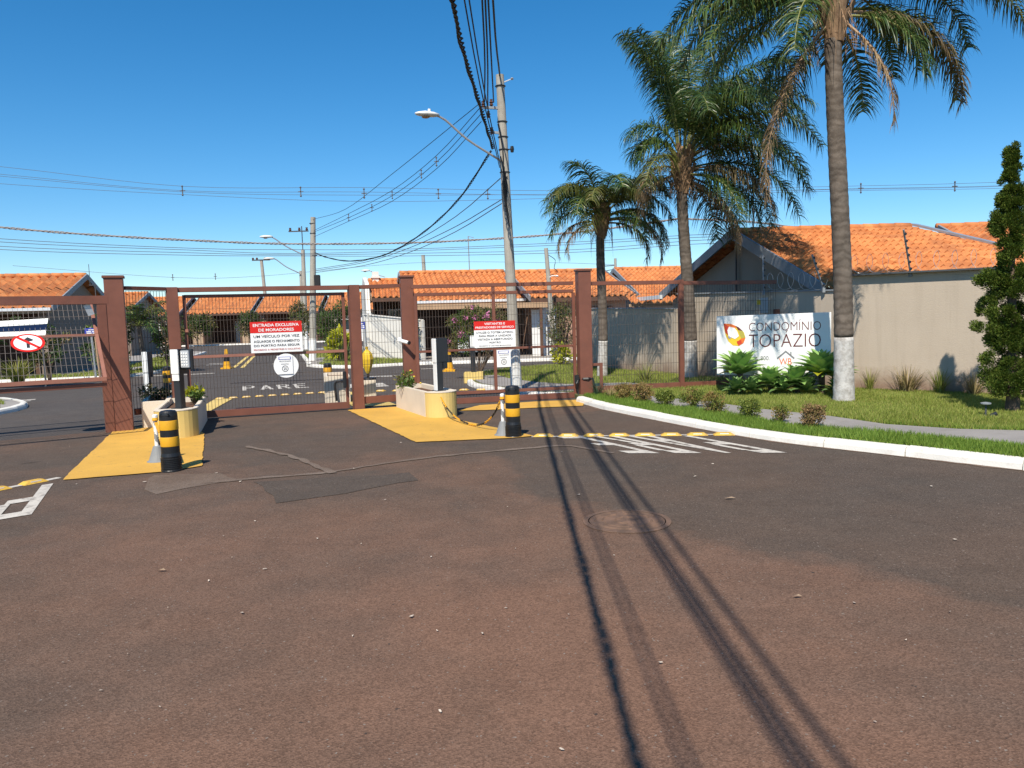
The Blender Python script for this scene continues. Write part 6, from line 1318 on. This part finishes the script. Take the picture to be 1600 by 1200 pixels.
# plants in the planters
bush("planter_plant", "green plant with small yellow flowers in the right planter", "plant", (-1.86, 13.85, .36), (.22, .22, .30), 500, .06, "leaf_mid", 10, 7, 0, 81, "leaf_olive", up=.5, stem_r=.006)
mb = MB(); [mb.lathe([(.005, 0), (.022, .015), (.005, .03)], 6, p) for p in ((-1.74, 13.65, .60), (-1.82, 13.8, .70), (-1.95, 13.9, .62), (-1.6, 13.4, .5))]; obj("flower", mb, "flower_yellow", loc=(-1.8, 13.7, .6), label="small yellow flower heads on the right planter's plant", cat="flower")
bush("planter_plant", "leafy yellow green plant behind the left keypad totem", "plant", (-5.2, 12.5, .34), (.18, .2, .28), 420, .07, "leaf_mid", 9, 6, 0, 82, "leaf_croton", up=.5, stem_r=.006)
bush("planter_plant", "dark flowering plant in the planter behind left fence", "plant", (-6.2, 13.4, .34), (.35, .6, .30), 900, .06, "leaf_dark", 14, 8, 0, 83, "leaf_olive", up=.4, stem_r=.006)
mb = MB(); [mb.lathe([(.005, 0), (.028, .018), (.005, .036)], 6, (-6.3 + .18 * i - .05 * (i % 2), 13.1 + .12 * i, .52 + .05 * (i % 3))) for i in range(5)]; obj("flower", mb, "sign_white", loc=(-6.2, 13.3, .55), label="small white flower heads on the plant behind left fence", cat="flower")
# street trees and shrubs inside
bush("street_shrub", "large round dark shrub right of the corner pole", "shrub", (-8.0, 35.0, .1), (1.0, .9, 1.9), 3200, .13, "leaf_dark", 30, 8, .55, 90, "leaf_mid", "round shrubs inside the estate", asp=.4)
bush("street_shrub", "narrow dark shrub just left of the corner pole", "shrub", (-11.4, 42, .1), (.8, .8, 2.3), 2200, .15, "leaf_olive", 22, 8, .5, 91, "leaf_dark", "round shrubs inside the estate", asp=.4)
bush("street_shrub", "dark shrub at the left side of the far carport", "shrub", (-26.6, 65.5, .1), (1.6, 1.2, 2.0), 2600, .22, "leaf_dark", 26, 6, .6, 92, "leaf_olive", "round shrubs inside the estate")
bush("street_shrub", "dark shrub behind the left end of the residents notice", "shrub", (-22.6, 66.9, .1), (1.2, 1.2, 1.9), 2200, .22, "leaf_dark", 22, 6, .7, 93, "leaf_olive", "round shrubs inside the estate")
bush("street_shrub", "open branched olive shrub left of the strapped gate post", "shrub", (1.95, 28.6, .1), (.85, .7, 1.7), 2600, .10, "leaf_olive", 30, 22, .35, 94, "leaf_dark", "round shrubs inside the estate", asp=.35, stem_r=.02)
bush("croton", "bright yellow croton bush right of the corner pole", "shrub", (-6.75, 30.2, .1), (.42, .42, 1.15), 520, .26, "leaf_croton", 14, 6, .1, 95, None, up=.3, asp=.5)
bush("croton", "small yellow croton bush left of the strapped gate post", "shrub", (1.55, 23.9, .1), (.34, .34, .55), 420, .13, "leaf_croton", 12, 6, .05, 96, None, up=.4)
bush("street_shrub", "dark leafy shrub against the white garden wall behind camera post", "shrub", (-3.75, 29.4, .1), (.25, .3, 1.9), 700, .12, "leaf_dark", 16, 6, .2, 97, None, "round shrubs inside the estate")
tuft("spiky blue green yucca by the white garden wall", -5.75, 29.0, 80, .75, "yucca", .5, 98, .1, .05, "yucca", "yucca", None, .2)
tuft("dark spiky plant beside the yucca", -6.4, 29.6, 50, 1.0, "leaf_dark", .4, 99, .1, .07, "yucca", "yucca", None, .3)
# left side garden
sp = thing("small_palm", "small feathery palm behind left fence panel", "palm tree", (-13.0, 27.2, .1))
obj("trunk", MB().tube(smooth_path([(-13.0, 27.2, 0), (-13.02, 27.2, .8), (-13.1, 27.2, 1.7)], .2), [.09] * 4 + [.075] * 20 if False else .075, 9), "trunk_palm", sp)
for i in range(15):
    az = R(i * 137.5 + 20); e = R(75 - 70 * i / 15); rib, lf = frond_mesh((-13.1, 27.2, 1.7), az, e, 1.55, R(85), 46, .42, .8, .6, 300 + i, .035); f_ = obj("frond", lf, "palm_leaf_olive" if i % 3 == 0 else "palm_leaf", sp); obj("midrib", rib, "rachis_green", f_)
bush("garden_shrub", "yellow green shrub right of the small palm", "shrub", (-12.35, 27.6, .1), (.5, .5, 1.5), 1100, .16, "leaf_olive", 18, 5, .3, 110, "leaf_mid", "garden shrubs on the left", asp=.3)
bush("garden_shrub", "dark hedge like shrub left of the small palm", "shrub", (-14.2, 27.2, .1), (.9, .6, 1.5), 1700, .15, "leaf_dark", 22, 5, .2, 111, "leaf_mid", "garden shrubs on the left")
bush("garden_shrub", "spindly shrub with crooked trunk under the awning end", "shrub", (-14.1, 23.4, .1), (.75, .5, 1.35), 1000, .12, "leaf_dark", 20, 12, .5, 112, "leaf_olive", "garden shrubs on the left", stem_r=.03)
bush("garden_shrub", "thin climbing shrub above the striped awning", "shrub", (-17.0, 24.4, .8), (1.9, .4, 1.35), 900, .12, "leaf_dark", 22, 9, .3, 113, "leaf_olive", "garden shrubs on the left", stem_r=.015)
tuft("fountain like green grass clump under the round sign", -15.2, 23.6, 170, .85, "tuft_green", .55, 114, .1, .03, group=None)
bush("garden_shrub", "dark foliage under the left house porch", "shrub", (-18.5, 24.6, .1), (1.2, .4, 1.0), 1200, .15, "leaf_dark", 20, 5, .1, 115, "leaf_olive", "garden shrubs on the left")
tuft("dark green strap leaved plant beside the big left gate post", -12.9, 25.8, 40, .55, "leaf_dark", .3, 116, .1, .05, "strap_plant", "plant", None, .3)
for i, (x, y, h, lab) in enumerate(((-11.45, 17.0, 1.05, "thin leaning wooden stake on the left grass corner"), (-14.6, 24.2, .8, "short wooden stake beside the grass clump"), (-13.2, 24.6, 1.5, "thin pole stake before the dark left wall"))):
    mb = MB(); mb.tube([(x, y, 0), (x - .06, y, h)], [.035, .03], 7); obj("wooden_stake", mb, "beam_tan", loc=(x, y, 0), label=lab, cat="stake", group="wooden stakes on the left")
